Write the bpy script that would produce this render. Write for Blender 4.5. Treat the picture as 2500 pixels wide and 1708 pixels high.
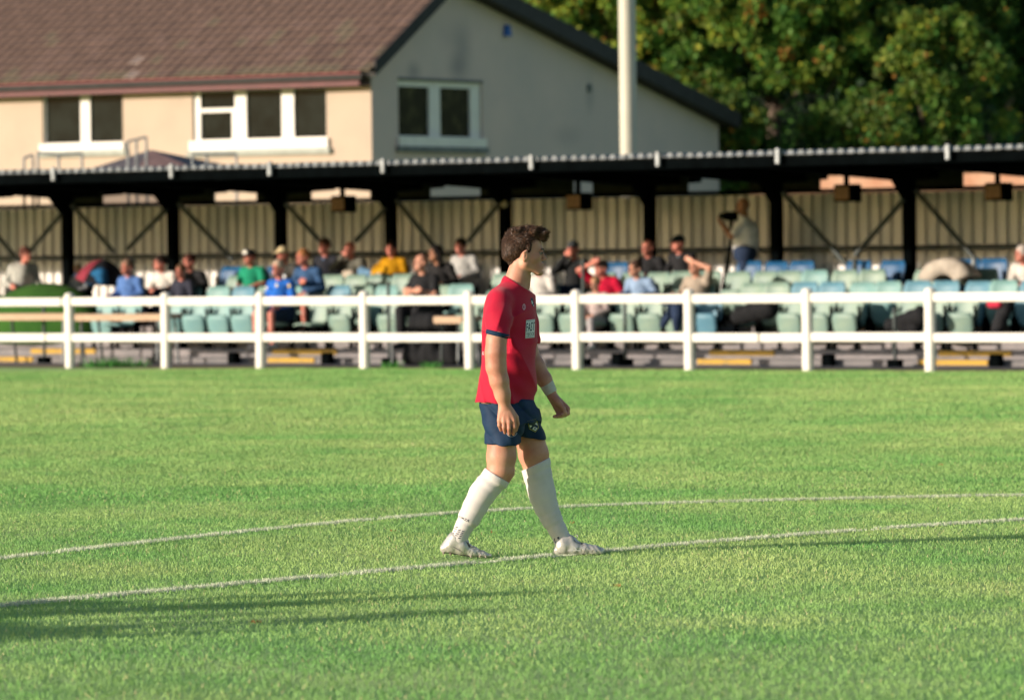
import bpy, math, random
import numpy as np
from mathutils import Matrix, Vector
from mathutils.bvhtree import BVHTree

for o in list(bpy.data.objects): bpy.data.objects.remove(o)
scene = bpy.context.scene
COL = scene.collection
RNG = np.random.default_rng(7)
random.seed(7)

# ---------------------------------------------------------------- camera
CAMH = 1.633
LENS = 180.0
FPX = LENS/36.0*2500.0                      # focal length in photo pixels (2500 wide)
PITCH = math.atan(239/FPX)
ROLL = -0.012
cam_d = bpy.data.cameras.new('camera'); cam = bpy.data.objects.new('camera', cam_d); COL.objects.link(cam)
CM = Matrix.Translation((0, 0, CAMH)) @ Matrix.Rotation(math.pi/2-PITCH, 4, 'X') @ Matrix.Rotation(ROLL, 4, 'Z')
cam.matrix_world = CM
cam_d.lens = LENS; cam_d.sensor_width = 36.0; cam_d.sensor_fit = 'HORIZONTAL'
cam_d.clip_start = 0.5; cam_d.clip_end = 3000
cam_d.dof.use_dof = True; cam_d.dof.focus_distance = 27.6; cam_d.dof.aperture_fstop = 4.2
scene.camera = cam

# ---------------------------------------------------------------- world, sun, exposure
SUN_AZ = math.radians(23)                   # light travels along (cos, sin) on the ground
SUN_EL = math.radians(12.2)
world = bpy.data.worlds.new('World'); scene.world = world; world.use_nodes = True
wn = world.node_tree
sky = wn.nodes.new('ShaderNodeTexSky'); sky.sky_type = 'NISHITA'; sky.sun_disc = False
sky.sun_elevation = SUN_EL
# sun stands towards (-cos, -sin); Nishita azimuth is measured from +Y clockwise
sx, sy = -math.cos(SUN_AZ), -math.sin(SUN_AZ)
sky.sun_rotation = math.atan2(sx, sy) % (2*math.pi)
sky.air_density = 1.0; sky.dust_density = 1.2; sky.ozone_density = 1.4
bg = wn.nodes['Background']; bg.inputs['Strength'].default_value = 0.115
wn.links.new(sky.outputs[0], bg.inputs[0])
sun_d = bpy.data.lights.new('sun', 'SUN'); sun = bpy.data.objects.new('sun', sun_d); COL.objects.link(sun)
sun_d.energy = 5.0; sun_d.angle = math.radians(0.55); sun_d.color = (1.0, 0.85, 0.71)
ldir = Vector((math.cos(SUN_AZ)*math.cos(SUN_EL), math.sin(SUN_AZ)*math.cos(SUN_EL), -math.sin(SUN_EL)))
sun.rotation_euler = ldir.to_track_quat('-Z', 'Y').to_euler()
sun.location = (-20, -10, 20)
scene.view_settings.view_transform = 'Standard'; scene.view_settings.look = 'None'
scene.view_settings.gamma = 1; scene.view_settings.use_curve_mapping = False
scene.view_settings.exposure = 0.40
scene.render.engine = 'CYCLES'
scene.cycles.use_denoising = True
scene.cycles.max_bounces = 6; scene.cycles.diffuse_bounces = 2; scene.cycles.transparent_max_bounces = 6
scene.cycles.caustics_reflective = False; scene.cycles.caustics_refractive = False

# ---------------------------------------------------------------- pixel -> world
R3 = CM.to_3x3()
CO = Vector((0, 0, CAMH))
K = 2500/2324.0
def ray(px, py):
    return R3 @ Vector((px-1250, 854-py, -FPX))
def atY(px, py, Y):
    d = ray(px, py); return CO + d*(Y/d.y)
def ground(px, py, z=0.0):
    d = ray(px, py); return CO + d*((z-CAMH)/d.z)
TH = math.radians(36.3)                     # the stand, the fence: turned away from the picture plane
EU = Vector((math.cos(TH), -math.sin(TH), 0)); EV = Vector((math.sin(TH), math.cos(TH), 0))
P0 = Vector((0, 71.0, 0))
def atv(px, py, v):
    d = ray(px, py); t = (v + P0.dot(EV) - CO.dot(EV))/d.dot(EV); return CO + d*t
def uz(px, py, v):
    p = atv(px, py, v); return (p-P0).dot(EU), p.z
def W(u, v, z): return P0 + EU*u + EV*v + Vector((0, 0, z))
MUV = Matrix(((EU.x, EV.x, 0, P0.x), (EU.y, EV.y, 0, P0.y), (0, 0, 1, 0), (0, 0, 0, 1)))   # local (u,v,z) -> world

# ---------------------------------------------------------------- materials
MATS = {}
def mat(name, col, rough=0.8, var=0.12, scale=6.0, bump=0.0, bscale=60.0, metal=0.0, spec=0.4, sss=0.0, trans=0.0, col2=None, stretch=(1, 1, 1), thr=(0.35, 0.65), sheen=0.0):
    """procedural: base colour broken up by noise, optional second colour, bump"""
    if name in MATS: return MATS[name]
    m = bpy.data.materials.new(name); m.use_nodes = True; nt = m.node_tree; N = nt.nodes; L = nt.links
    b = N['Principled BSDF']; b.inputs['Roughness'].default_value = rough; b.inputs['Metallic'].default_value = metal
    b.inputs['Specular IOR Level'].default_value = spec
    tc = N.new('ShaderNodeTexCoord'); mp = N.new('ShaderNodeMapping'); mp.inputs['Scale'].default_value = stretch
    L.new(tc.outputs['Object'], mp.inputs[0])
    n = N.new('ShaderNodeTexNoise'); n.inputs['Scale'].default_value = scale; n.inputs['Detail'].default_value = 6
    n.inputs['Roughness'].default_value = 0.6
    L.new(mp.outputs[0], n.inputs[0])
    r = N.new('ShaderNodeMapRange'); r.inputs[1].default_value = thr[0]; r.inputs[2].default_value = thr[1]
    L.new(n.outputs[0], r.inputs[0])
    mx = N.new('ShaderNodeMix'); mx.data_type = 'RGBA'
    c = tuple(col)
    if col2 is None:
        a1 = tuple(min(1, x*(1-var)) for x in c); a2 = tuple(min(1, x*(1+var)) for x in c)
    else: a1, a2 = c, tuple(col2)
    mx.inputs[6].default_value = (*a1, 1); mx.inputs[7].default_value = (*a2, 1)
    L.new(r.outputs[0], mx.inputs[0]); L.new(mx.outputs[2], b.inputs['Base Color'])
    if sss > 0:
        b.inputs['Subsurface Weight'].default_value = sss; b.inputs['Subsurface Radius'].default_value = (1.0, 0.35, 0.2)
        b.inputs['Subsurface Scale'].default_value = 0.012
    if sheen > 0:
        b.inputs['Sheen Weight'].default_value = sheen
    if bump > 0:
        n2 = N.new('ShaderNodeTexNoise'); n2.inputs['Scale'].default_value = bscale; n2.inputs['Detail'].default_value = 4
        L.new(mp.outputs[0], n2.inputs[0])
        bp = N.new('ShaderNodeBump'); bp.inputs['Strength'].default_value = bump; bp.inputs['Distance'].default_value = 0.01
        L.new(n2.outputs[0], bp.inputs['Height']); L.new(bp.outputs[0], b.inputs['Normal'])
    MATS[name] = m
    return m
def srgb(r, g, b, k=1.0):
    f = lambda c: (c/255/12.92 if c/255 <= 0.04045 else ((c/255+0.055)/1.055)**2.4)*k
    return (f(r), f(g), f(b))
def attr_mat(name, rough=0.85, trans=0.0, attr='Col', noise=0.25, nscale=1.2, tint=(1, 1, 1)):
    m = bpy.data.materials.new(name); m.use_nodes = True; nt = m.node_tree; N = nt.nodes; L = nt.links
    b = N['Principled BSDF']; b.inputs['Roughness'].default_value = rough; b.inputs['Specular IOR Level'].default_value = 0.25
    a = N.new('ShaderNodeAttribute'); a.attribute_name = attr
    tc = N.new('ShaderNodeTexCoord'); n = N.new('ShaderNodeTexNoise'); n.inputs['Scale'].default_value = nscale; n.inputs['Detail'].default_value = 5
    L.new(tc.outputs['Object'], n.inputs[0])
    r = N.new('ShaderNodeMapRange'); r.inputs[1].default_value = 0.3; r.inputs[2].default_value = 0.7
    r.inputs[3].default_value = 1-noise; r.inputs[4].default_value = 1+noise
    L.new(n.outputs[0], r.inputs[0])
    mx = N.new('ShaderNodeVectorMath'); mx.operation = 'SCALE'
    L.new(a.outputs['Color'], mx.inputs[0]); L.new(r.outputs[0], mx.inputs['Scale'])
    L.new(mx.outputs[0], b.inputs['Base Color'])
    if trans > 0:
        t = N.new('ShaderNodeBsdfTranslucent'); L.new(mx.outputs[0], t.inputs[0])
        ms = N.new('ShaderNodeMixShader'); ms.inputs[0].default_value = trans
        L.new(b.outputs[0], ms.inputs[1]); L.new(t.outputs[0], ms.inputs[2])
        L.new(ms.outputs[0], N['Material Output'].inputs[0])
    MATS[name] = m
    return m

# ---------------------------------------------------------------- object helpers
def tag(o, label=None, cat=None, group=None, kind=None):
    if label: o['label'] = label
    if cat: o['category'] = cat
    if group: o['group'] = group
    if kind: o['kind'] = kind
    return o
def empty(name, loc=(0, 0, 0), rz=0.0, label=None, cat=None, group=None):
    o = bpy.data.objects.new(name, None); COL.objects.link(o); o.location = loc; o.rotation_euler = (0, 0, rz)
    o.empty_display_size = 0.2
    return tag(o, label, cat, group)
def mesh_obj(name, me, m=None, parent=None):
    o = bpy.data.objects.new(name, me); COL.objects.link(o)
    if m is not None and len(me.materials) == 0: me.materials.append(m)
    if parent is not None: o.parent = parent
    return o
def np_mesh(name, V, F, smooth=False, colors=None):
    """V (n,3), F (m,k) with one k"""
    V = np.asarray(V, np.float32); F = np.asarray(F, np.int32)
    me = bpy.data.meshes.new(name); me.vertices.add(len(V)); me.vertices.foreach_set('co', V.ravel())
    k = F.shape[1]; me.loops.add(F.size); me.loops.foreach_set('vertex_index', F.ravel())
    me.polygons.add(len(F)); me.polygons.foreach_set('loop_start', np.arange(0, F.size, k, dtype=np.int32))
    me.polygons.foreach_set('loop_total', np.full(len(F), k, np.int32))
    if smooth: me.polygons.foreach_set('use_smooth', np.ones(len(F), bool))
    me.update(calc_edges=True)
    if colors is not None:
        at = me.color_attributes.new('Col', 'FLOAT_COLOR', 'POINT'); at.data.foreach_set('color', np.asarray(colors, np.float32).ravel())
    return me
class MB:
    """collects shapes for one mesh"""
    def __init__(s): s.v = []; s.f = []; s.sm = []
    def add(s, vs, fs, smooth=False):
        n = len(s.v); s.v += [tuple(x) for x in vs]; s.f += [tuple(i+n for i in f) for f in fs]; s.sm += [smooth]*len(fs); return s
    def box(s, x0, x1, y0, y1, z0, z1):
        v = [(x, y, z) for z in (z0, z1) for y in (y0, y1) for x in (x0, x1)]
        return s.add(v, [(0, 2, 3, 1), (4, 5, 7, 6), (0, 1, 5, 4), (2, 6, 7, 3), (0, 4, 6, 2), (1, 3, 7, 5)])
    def bevbox(s, x0, x1, y0, y1, z0, z1, b):
        # box with chamfered vertical and top edges
        def ring(i, z): return [(x0+i+b, y0+i, z), (x1-i-b, y0+i, z), (x1-i, y0+i+b, z), (x1-i, y1-i-b, z), (x1-i-b, y1-i, z), (x0+i+b, y1-i, z), (x0+i, y1-i-b, z), (x0+i, y0+i+b, z)]
        rings = [ring(0, z0), ring(0, z1-b), ring(b, z1)]
        return s.rings(rings)
    def rings(s, rings, caps=True, smooth=False):
        n = len(rings[0]); vs = [p for r in rings for p in r]; fs = []
        for i in range(len(rings)-1):
            for j in range(n):
                a = i*n+j; b = i*n+(j+1) % n; fs.append((a, b, b+n, a+n))
        s.add(vs, fs, smooth)
        if caps:
            s.add(rings[0], [tuple(range(n))[::-1]]); s.add(rings[-1], [tuple(range(n))])
        return s
    def tube(s, a, b, r, r2=None, n=10, smooth=True):
        a = Vector(a); b = Vector(b); r2 = r if r2 is None else r2; d = (b-a).normalized()
        up = Vector((0, 0, 1)) if abs(d.z) < 0.95 else Vector((1, 0, 0))
        x = d.cross(up).normalized(); y = d.cross(x)
        rs = []
        for p, rr in ((a, r), (b, r2)):
            rs.append([p + x*(rr*math.cos(-t*2*math.pi/n)) + y*(rr*math.sin(-t*2*math.pi/n)) for t in range(n)][::-1])
        return s.rings(rs, True, smooth)
    def path(s, pts, r, n=8):
        for i in range(len(pts)-1): s.tube(pts[i], pts[i+1], r, n=n)
        return s
    def bar(s, a, b, w, h, side=None):
        a = Vector(a); b = Vector(b); d = (b-a).normalized(); up = Vector(side) if side else (Vector((0, 0, 1)) if abs(d.z) < 0.95 else Vector((0, 1, 0)))
        x = d.cross(up).normalized()*w/2; y = x.cross(d).normalized()*h/2
        return s.rings([[p-x-y, p+x-y, p+x+y, p-x+y] for p in (a, b)])
    def prism(s, poly, axis, t0, t1):
        """poly: 2d points; axis 'y': (x,z) extruded along y"""
        def P(p, t): return {'y': (p[0], t, p[1]), 'x': (t, p[0], p[1]), 'z': (p[0], p[1], t)}[axis]
        return s.rings([[P(p, t0) for p in poly], [P(p, t1) for p in poly]])
    def sphere(s, c, r, n=12, m=8):
        if not hasattr(r, '__len__'): r = (r, r, r)
        vs = []; fs = []
        for i in range(1, m):
            for j in range(n):
                a = math.pi*i/m; b = 2*math.pi*j/n
                vs.append((c[0]+r[0]*math.sin(a)*math.cos(b), c[1]+r[1]*math.sin(a)*math.sin(b), c[2]+r[2]*math.cos(a)))
        for i in range(m-2):
            for j in range(n):
                p = i*n+j; q = i*n+(j+1) % n; fs.append((p, p+n, q+n, q))
        t = len(vs); vs += [(c[0], c[1], c[2]+r[2]), (c[0], c[1], c[2]-r[2])]
        for j in range(n):
            fs.append((t, j, (j+1) % n)); fs.append((t+1, (m-2)*n+(j+1) % n, (m-2)*n+j))
        return s.add(vs, fs, True)
    def mesh(s, name):
        me = bpy.data.meshes.new(name); me.from_pydata(s.v, [], s.f)
        me.polygons.foreach_set('use_smooth', s.sm); me.update(); return me
    def build(s, name, m, parent=None):
        me = s.mesh(name)
        return mesh_obj(name, me, m, parent)

# ---------------------------------------------------------------- implicit surfaces (for bodies and cloth)
def _v(p): return np.array((p[0], p[1], p[2]), np.float32)
class Cap:
    def __init__(s, a, b, ra, rb): s.a = _v(a); s.b = _v(b); s.ra = ra; s.rb = rb; r = max(ra, rb); s.lo = np.minimum(s.a, s.b)-r; s.hi = np.maximum(s.a, s.b)+r
    def d(s, P):
        ba = s.b-s.a; pa = [P[i]-s.a[i] for i in range(3)]
        t = np.clip((pa[0]*ba[0]+pa[1]*ba[1]+pa[2]*ba[2])/max(1e-9, float(ba@ba)), 0, 1)
        return np.sqrt(sum((pa[i]-t*ba[i])**2 for i in range(3))) - (s.ra+(s.rb-s.ra)*t)
class Ell:
    def __init__(s, c, r, rot=None):
        s.c = _v(c); s.r = _v(r); s.R = np.array(rot.to_3x3(), np.float32) if rot is not None else np.eye(3, dtype=np.float32)
        m = max(r) if rot is not None else None
        e = np.full(3, m, np.float32) if m else s.r
        s.lo = s.c-e; s.hi = s.c+e
    def d(s, P):
        q = [P[i]-s.c[i] for i in range(3)]
        l = [(q[0]*s.R[0, i]+q[1]*s.R[1, i]+q[2]*s.R[2, i]) for i in range(3)]
        k0 = np.sqrt(sum((l[i]/s.r[i])**2 for i in range(3))); k1 = np.sqrt(sum((l[i]/s.r[i]**2)**2 for i in range(3)))
        return k0*(k0-1)/np.maximum(k1, 1e-6)
class Loft:
    """vertical stack of ellipses: rows (z, cx, cy, a, b), a along yaw direction"""
    def __init__(s, rows, yaw=0.0):
        s.r = np.array(sorted(rows), np.float32); s.yaw = yaw
        m = max(s.r[:, 3].max(), s.r[:, 4].max())
        s.lo = np.array((s.r[:, 1].min()-m, s.r[:, 2].min()-m, s.r[0, 0])); s.hi = np.array((s.r[:, 1].max()+m, s.r[:, 2].max()+m, s.r[-1, 0]))
    def d(s, P):
        z = P[2]; f = lambda k: np.interp(z, s.r[:, 0], s.r[:, k])
        x = P[0]-f(1); y = P[1]-f(2); a = f(3); b = f(4)
        c, n = math.cos(s.yaw), math.sin(s.yaw)
        u = x*c+y*n; w = -x*n+y*c
        q = (np.sqrt((u/a)**2+(w/b)**2)-1)*np.minimum(a, b)
        return np.maximum(q, np.maximum(s.r[0, 0]-z, z-s.r[-1, 0]))
class Half:
    """keeps the side the normal points away from"""
    def __init__(s, p, n): s.p = _v(p); s.n = _v(Vector(n).normalized()); s.lo = s.hi = None
    def d(s, P): return sum((P[i]-s.p[i])*s.n[i] for i in range(3))
def chain(pts):
    return [Cap(pts[i][0], pts[i+1][0], pts[i][1], pts[i+1][1]) for i in range(len(pts)-1)]
def surface_nets(d, org, h):
    s = d < 0
    cnt = np.zeros(tuple(n-1 for n in d.shape), np.int8)
    for a in (0, 1):
        for b in (0, 1):
            for c in (0, 1): cnt += s[a:a+cnt.shape[0], b:b+cnt.shape[1], c:c+cnt.shape[2]]
    mixed = (cnt > 0) & (cnt < 8)
    I, J, Kk = np.nonzero(mixed); n = len(I)
    idx = np.full(cnt.shape, -1, np.int32); idx[mixed] = np.arange(n)
    acc = np.zeros((n, 3), np.float32); w = np.zeros(n, np.float32)
    cs = [(a, b, c) for a in (0, 1) for b in (0, 1) for c in (0, 1)]
    for A in cs:
        for ax in range(3):
            if A[ax]: continue
            B = list(A); B[ax] = 1
            da = d[I+A[0], J+A[1], Kk+A[2]]; db = d[I+B[0], J+B[1], Kk+B[2]]
            m = (da < 0) != (db < 0); t = np.where(m, da/np.where(m, da-db, 1), 0)
            p = np.tile(np.array(A, np.float32), (n, 1)); p[:, ax] += t
            acc += p*m[:, None]; w += m
    V = acc/w[:, None] + np.stack((I, J, Kk), 1); V = V*h + org
    F = []
    for ax in range(3):
        sl0 = [slice(1, -1)]*3; sl1 = [slice(1, -1)]*3; sl0[ax] = slice(0, -1); sl1[ax] = slice(1, None)
        a = s[tuple(sl0)]; b = s[tuple(sl1)]
        for sgn in (0, 1):
            m = (a & ~b) if sgn == 0 else (~a & b)
            g = list(np.nonzero(m))
            for q in range(3):
                if q != ax: g[q] = g[q]+1
            u, v = (ax+1) % 3, (ax+2) % 3
            def cell(du, dv):
                e = [x.copy() for x in g]; e[u] -= du; e[v] -= dv; return idx[e[0], e[1], e[2]]
            q4 = [cell(1, 1), cell(0, 1), cell(0, 0), cell(1, 0)]
            if sgn: q4 = q4[::-1]
            F.append(np.stack(q4, 1))
    F = np.concatenate(F); F = F[(F >= 0).all(1)]
    return V, F
def sdf_eval(ops, h, k=0.02, pad=0.03, post=None):
    """ops: (op, prim, k) with op u/s/i"""
    lo = np.min([o[1].lo for o in ops if o[0] == 'u'], 0)-pad; hi = np.max([o[1].hi for o in ops if o[0] == 'u'], 0)+pad
    n = np.ceil((hi-lo)/h).astype(int)+1
    D = np.full(tuple(n), 0.08, np.float32)
    ax = [(lo[i]+h*np.arange(n[i])).astype(np.float32) for i in range(3)]
    for op in ops:
        kind, pr = op[0], op[1]; kk = op[2] if len(op) > 2 else k
        if pr.lo is None: a = [0, 0, 0]; b = n
        else:
            m = kk+2*h+0.01
            a = np.clip(np.floor((pr.lo-m-lo)/h).astype(int), 0, n); b = np.clip(np.ceil((pr.hi+m-lo)/h).astype(int)+1, 0, n)
        if any(b[i] <= a[i] for i in range(3)): continue
        s = tuple(slice(a[i], b[i]) for i in range(3))
        P = (ax[0][s[0]][:, None, None], ax[1][s[1]][None, :, None], ax[2][s[2]][None, None, :])
        dn = pr.d(P).astype(np.float32); d0 = D[s]
        if kind == 'u':
            t = np.clip(0.5+0.5*(dn-d0)/kk, 0, 1); D[s] = dn*(1-t)+d0*t-kk*t*(1-t)
        elif kind == 's':
            dn = -dn; t = np.clip(0.5-0.5*(dn-d0)/kk, 0, 1); D[s] = dn*(1-t)+d0*t+kk*t*(1-t)
        else: D[s] = np.maximum(d0, dn)
    if post is not None:
        P = (ax[0][:, None, None], ax[1][None, :, None], ax[2][None, None, :]); D = D+post(P).astype(np.float32)
    return surface_nets(D, lo.astype(np.float32), h)
def sdf_obj(name, ops, h, m, parent=None, k=0.02, post=None, keep=False):
    V, F = sdf_eval(ops, h, k, post=post)
    me = np_mesh(name, V, F, True)
    o = mesh_obj(name, me, m, parent)
    return (o, V, F) if keep else o
# ================================================================ SETTING: pitch
def blade_field(y0, y1, dens, wid, hgt, seed):
    """random grass blades over the strip of pitch in view between two depths"""
    r = np.random.default_rng(seed)
    A = 0.1*(y1*y1-y0*y0)+3.6*(y1-y0); n = int(A*dens)
    Y = r.uniform(y0, y1, int(n*1.6)); keep = r.uniform(0, 1, len(Y)) < (0.2*Y+3.6)/(0.2*y1+3.6); Y = Y[keep]
    X = r.uniform(-1, 1, len(Y))*(0.1*Y+1.8)
    return X, Y
def vnoise(x, y, seed, s):
    """cheap value noise"""
    r = np.random.default_rng(seed); T = r.uniform(0, 1, (256, 256))
    x = x*s+500; y = y*s+500; i = np.floor(x).astype(int); j = np.floor(y).astype(int); fx = x-i; fy = y-j
    fx = fx*fx*(3-2*fx); fy = fy*fy*(3-2*fy)
    g = lambda a, b: T[a % 256, b % 256]
    return (g(i, j)*(1-fx)+g(i+1, j)*fx)*(1-fy)+(g(i, j+1)*(1-fx)+g(i+1, j+1)*fx)*fy
near_px = [(-900, 1566), (-450, 1524), (-120, 1494), (0, 1482), (280, 1454), (559, 1427), (839, 1403), (1118, 1380), (1300, 1365), (1480, 1346), (1759, 1320), (2039, 1299), (2318, 1282), (2500, 1272), (2620, 1266), (3000, 1250), (3400, 1237)]
far_px = [(-900, 1468), (-450, 1417), (-120, 1379), (0, 1366), (280, 1334), (559, 1300), (839, 1275), (1118, 1256), (1300, 1244), (1480, 1236), (1759, 1225), (2039, 1218), (2318, 1214), (2500, 1212.5), (2620, 1213), (3000, 1216), (3400, 1222)]
def smooth_line(px, m=140):
    P = np.array([ground(*p)[:2] for p in px]); t = np.linspace(0, 1, len(P)); c = [np.polyfit(t, P[:, i], 7) for i in range(2)]
    tt = np.linspace(0, 1, m); return np.stack([np.polyval(c[i], tt) for i in range(2)], 1)
LINES = [smooth_line(near_px), smooth_line(far_px)]
def line_dist(X, Y):
    d = np.full(len(X), 9.0)
    for Ln in LINES:
        for i in range(0, len(Ln)-1):
            a, b = Ln[i], Ln[i+1]; ab = b-a
            sel = (Y > min(a[1], b[1])-0.4) & (Y < max(a[1], b[1])+0.4) & (d > 0.0)
            if not sel.any(): continue
            px = X[sel]-a[0]; py = Y[sel]-a[1]; t = np.clip((px*ab[0]+py*ab[1])/(ab@ab), 0, 1)
            dd = np.hypot(px-t*ab[0], py-t*ab[1]); d[sel] = np.minimum(d[sel], dd)
    return d
LINE_W = 0.041
def grass_col(X, Y, r):
    n1 = vnoise(X, Y, 1, 0.9); n2 = vnoise(X, Y*0.55, 2, 2.6); n3 = vnoise(X, Y, 3, 9.0); n4 = vnoise(X*0.5, Y*0.35, 4, 0.45)
    t = 0.34*n1+0.24*n2+0.10*n3+0.32*n4
    t = np.clip((t-0.28)/0.5, 0, 1)[:, None]
    dark = np.array((0.205, 0.445, 0.120)); pale = np.array((0.440, 0.580, 0.200))
    c = dark*(1-t)+pale*t
    straw = (r.uniform(0, 1, len(X)) < 0.018+0.08*np.clip(vnoise(X, Y*0.6, 8, 1.7)-0.55, 0, 1))[:, None]
    c = np.where(straw, np.array((0.68, 0.62, 0.32)), c)
    return c*r.uniform(0.88, 1.12, (len(X), 1))
def make_blades(X, Y, w, h, seed, white):
    r = np.random.default_rng(seed); n = len(X)
    a = r.uniform(0, math.pi, n); dx = np.cos(a)*w/2; dy = np.sin(a)*w/2
    h = h*r.uniform(0.55, 1.25, n)
    for fx, fy in ((-0.247, 27.40), (0.358, 27.60)): h = np.where((np.abs(X-fx) < .16) & (Y > fy-.55) & (Y < fy+.06), h*.35, h)
    lx = r.normal(0, 0.42, n)*h; ly = r.normal(0, 0.42, n)*h
    V = np.zeros((n, 3, 3), np.float32)
    V[:, 0] = np.stack((X-dx, Y-dy, np.zeros(n)), 1); V[:, 1] = np.stack((X+dx, Y+dy, np.zeros(n)), 1)
    V[:, 2] = np.stack((X+lx, Y+ly, h), 1)
    if white: c = np.array((0.74, 0.78, 0.60))*r.uniform(0.75, 1.15, (n, 1))
    else: c = grass_col(X, Y, r)
    C = np.ones((n, 3, 4), np.float32); C[:, :, :3] = c[:, None, :]
    C[:, :2, :3] *= 0.92
    return V.reshape(-1, 3), C.reshape(-1, 4)
m_blade = attr_mat('grass_blades', rough=0.65, trans=0.16, noise=0.10, nscale=0.6)
m_line = attr_mat('line_paint_blades', rough=0.8, trans=0.25, noise=0.12, nscale=3.0)
VG = []; CG = []; VW = []; CW_ = []
for (y0, y1, dens, wid, hgt, sd) in ((16.5, 23, 1500, 0.0050, 0.018, 11), (23, 34, 2300, 0.0046, 0.017, 12), (34, 48, 1700, 0.0062, 0.019, 13), (48, 73.5, 850, 0.0095, 0.022, 14)):
    X, Y = blade_field(y0, y1, dens, wid, hgt, sd)
    fv = (X*EV.x+(Y-71)*EV.y)                      # stop the lawn at the fence
    ok = fv < 0.15+0.12*np.sin(X*3.1)+0.08*np.sin(X*9.7); X = X[ok]; Y = Y[ok]
    ld = line_dist(X, Y) if y1 < 50 else np.full(len(X), 9.0)
    rr = np.random.default_rng(sd+50).uniform(0, 1, len(X))
    on = (ld < LINE_W*(0.75+0.6*vnoise(X, Y, 21, 7.0))) & (rr < 0.62)
    v, c = make_blades(X[~on], Y[~on], wid, hgt, sd, False); VG.append(v); CG.append(c)
    v, c = make_blades(X[on], Y[on], wid*1.15, hgt*0.95, sd+9, True); VW.append(v); CW_.append(c)
# extra painted blades so that the lines read as chalk on turf
for Ln in LINES:
    r = np.random.default_rng(77); seg = r.integers(0, len(Ln)-1, 15000); t = r.uniform(0, 1, 15000)[:, None]
    P = Ln[seg]*(1-t)+Ln[seg+1]*t; P = P+r.normal(0, LINE_W*0.6, P.shape)
    pr = vnoise(P[:, 0], P[:, 1], 31, 5.0); P = P[pr > 0.15]
    v, c = make_blades(P[:, 0], P[:, 1], 0.006, 0.022, 78, True); VW.append(v); CW_.append(c)
VG = np.concatenate(VG); CG = np.concatenate(CG)
o = mesh_obj('grass', np_mesh('grass', VG, np.arange(len(VG)).reshape(-1, 3), False, CG), m_blade)
tag(o, 'short mown green grass covering the football pitch', 'grass', kind='stuff')
VW = np.concatenate(VW); CW_ = np.concatenate(CW_)
o = mesh_obj('pitch_markings', np_mesh('pitch_markings', VW, np.arange(len(VW)).reshape(-1, 3), False, CW_), m_line)
tag(o, 'two curved white chalk lines on the grass', 'pitch lines', kind='structure')
# weeds and fallen leaves
def tuft(name, px, py, n, col, size, label, cat, group=None):
    g = ground(px, py); r = np.random.default_rng(int(px+py)); V = []; C = []
    for i in range(n):
        a = r.uniform(0, 6.28); q = r.uniform(0, size[0]); x, y = q*math.cos(a), q*math.sin(a)*0.8
        h = r.uniform(0.5, 1)*size[1]; b = r.uniform(0, 6.28); w = size[2]; l = h*0.6
        V += [(x-w*math.cos(b), y-w*math.sin(b), 0.0), (x+w*math.cos(b), y+w*math.sin(b), 0.0), (x+l*math.cos(a+r.normal(0, 1)), y+l*math.sin(a), h)]
        k = r.uniform(0.7, 1.3); C += [(col[0]*k, col[1]*k, col[2]*k, 1)]*3
    o = mesh_obj(name, np_mesh(name, V, np.arange(len(V)).reshape(-1, 3), False, C), m_blade); o.location = (g.x, g.y, 0.0)
    return tag(o, label, cat, group)
for (x, y, h, lab) in ((1397, 1278, .02, 'small brown leaf on the grass, just right of the raised sock'), (1205, 1300, .015, 'small dark leaf on the grass between the two boots'), (960, 1296, .015, 'pale brown leaf left of the rear boot'), (2295, 1136, .02, 'brown leaf lying on the far grass at the right'), (625, 1520, .02, 'tiny brown leaf in the long shadow'), (1510, 1432, .02, 'orange leaf below the front boot')):
    tuft('fallen_leaf', x, y, 7, (0.30, 0.13, 0.05), (0.022, h, 0.010), lab, 'leaf', 'fallen leaves on the pitch')
for (x, y, n, s, lab) in ((285, 893, 260, (0.55, 0.16, 0.012), 'bright green weeds at the fence between first and second posts'), (957, 896, 60, (0.14, 0.12, 0.012), 'small weed clump under the black draped table'), (1052, 896, 60, (0.15, 0.12, 0.012), 'small weed clump left of the fence post behind the player'), (1150, 898, 30, (0.1, 0.08, 0.01), 'low weed at the foot of the fifth post')):
    tuft('weed_clump', x, y+2, n, (0.08, 0.30, 0.06), s, lab, 'weeds', 'weeds along the fence line')

def ground_mat():
    m = bpy.data.materials.new('turf'); m.use_nodes = True; N = m.node_tree.nodes; L = m.node_tree.links; b = N['Principled BSDF']
    tc = N.new('ShaderNodeTexCoord'); n1 = N.new('ShaderNodeTexNoise'); n1.inputs['Scale'].default_value = 0.8; n1.inputs['Detail'].default_value = 8
    n2 = N.new('ShaderNodeTexNoise'); n2.inputs['Scale'].default_value = 60; n2.inputs['Detail'].default_value = 3
    L.new(tc.outputs['Object'], n1.inputs[0]); L.new(tc.outputs['Object'], n2.inputs[0])
    cr = N.new('ShaderNodeValToRGB'); cr.color_ramp.elements[0].position = 0.35; cr.color_ramp.elements[0].color = (0.21, 0.44, 0.12, 1)
    cr.color_ramp.elements[1].position = 0.65; cr.color_ramp.elements[1].color = (0.38, 0.54, 0.20, 1)
    L.new(n1.outputs[0], cr.inputs[0]); L.new(cr.outputs[0], b.inputs['Base Color']); b.inputs['Roughness'].default_value = 0.95
    bp = N.new('ShaderNodeBump'); bp.inputs['Strength'].default_value = 1.0; bp.inputs['Distance'].default_value = 0.03
    L.new(n2.outputs[0], bp.inputs['Height']); L.new(bp.outputs[0], b.inputs['Normal'])
    MATS['turf'] = m; return m
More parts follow.
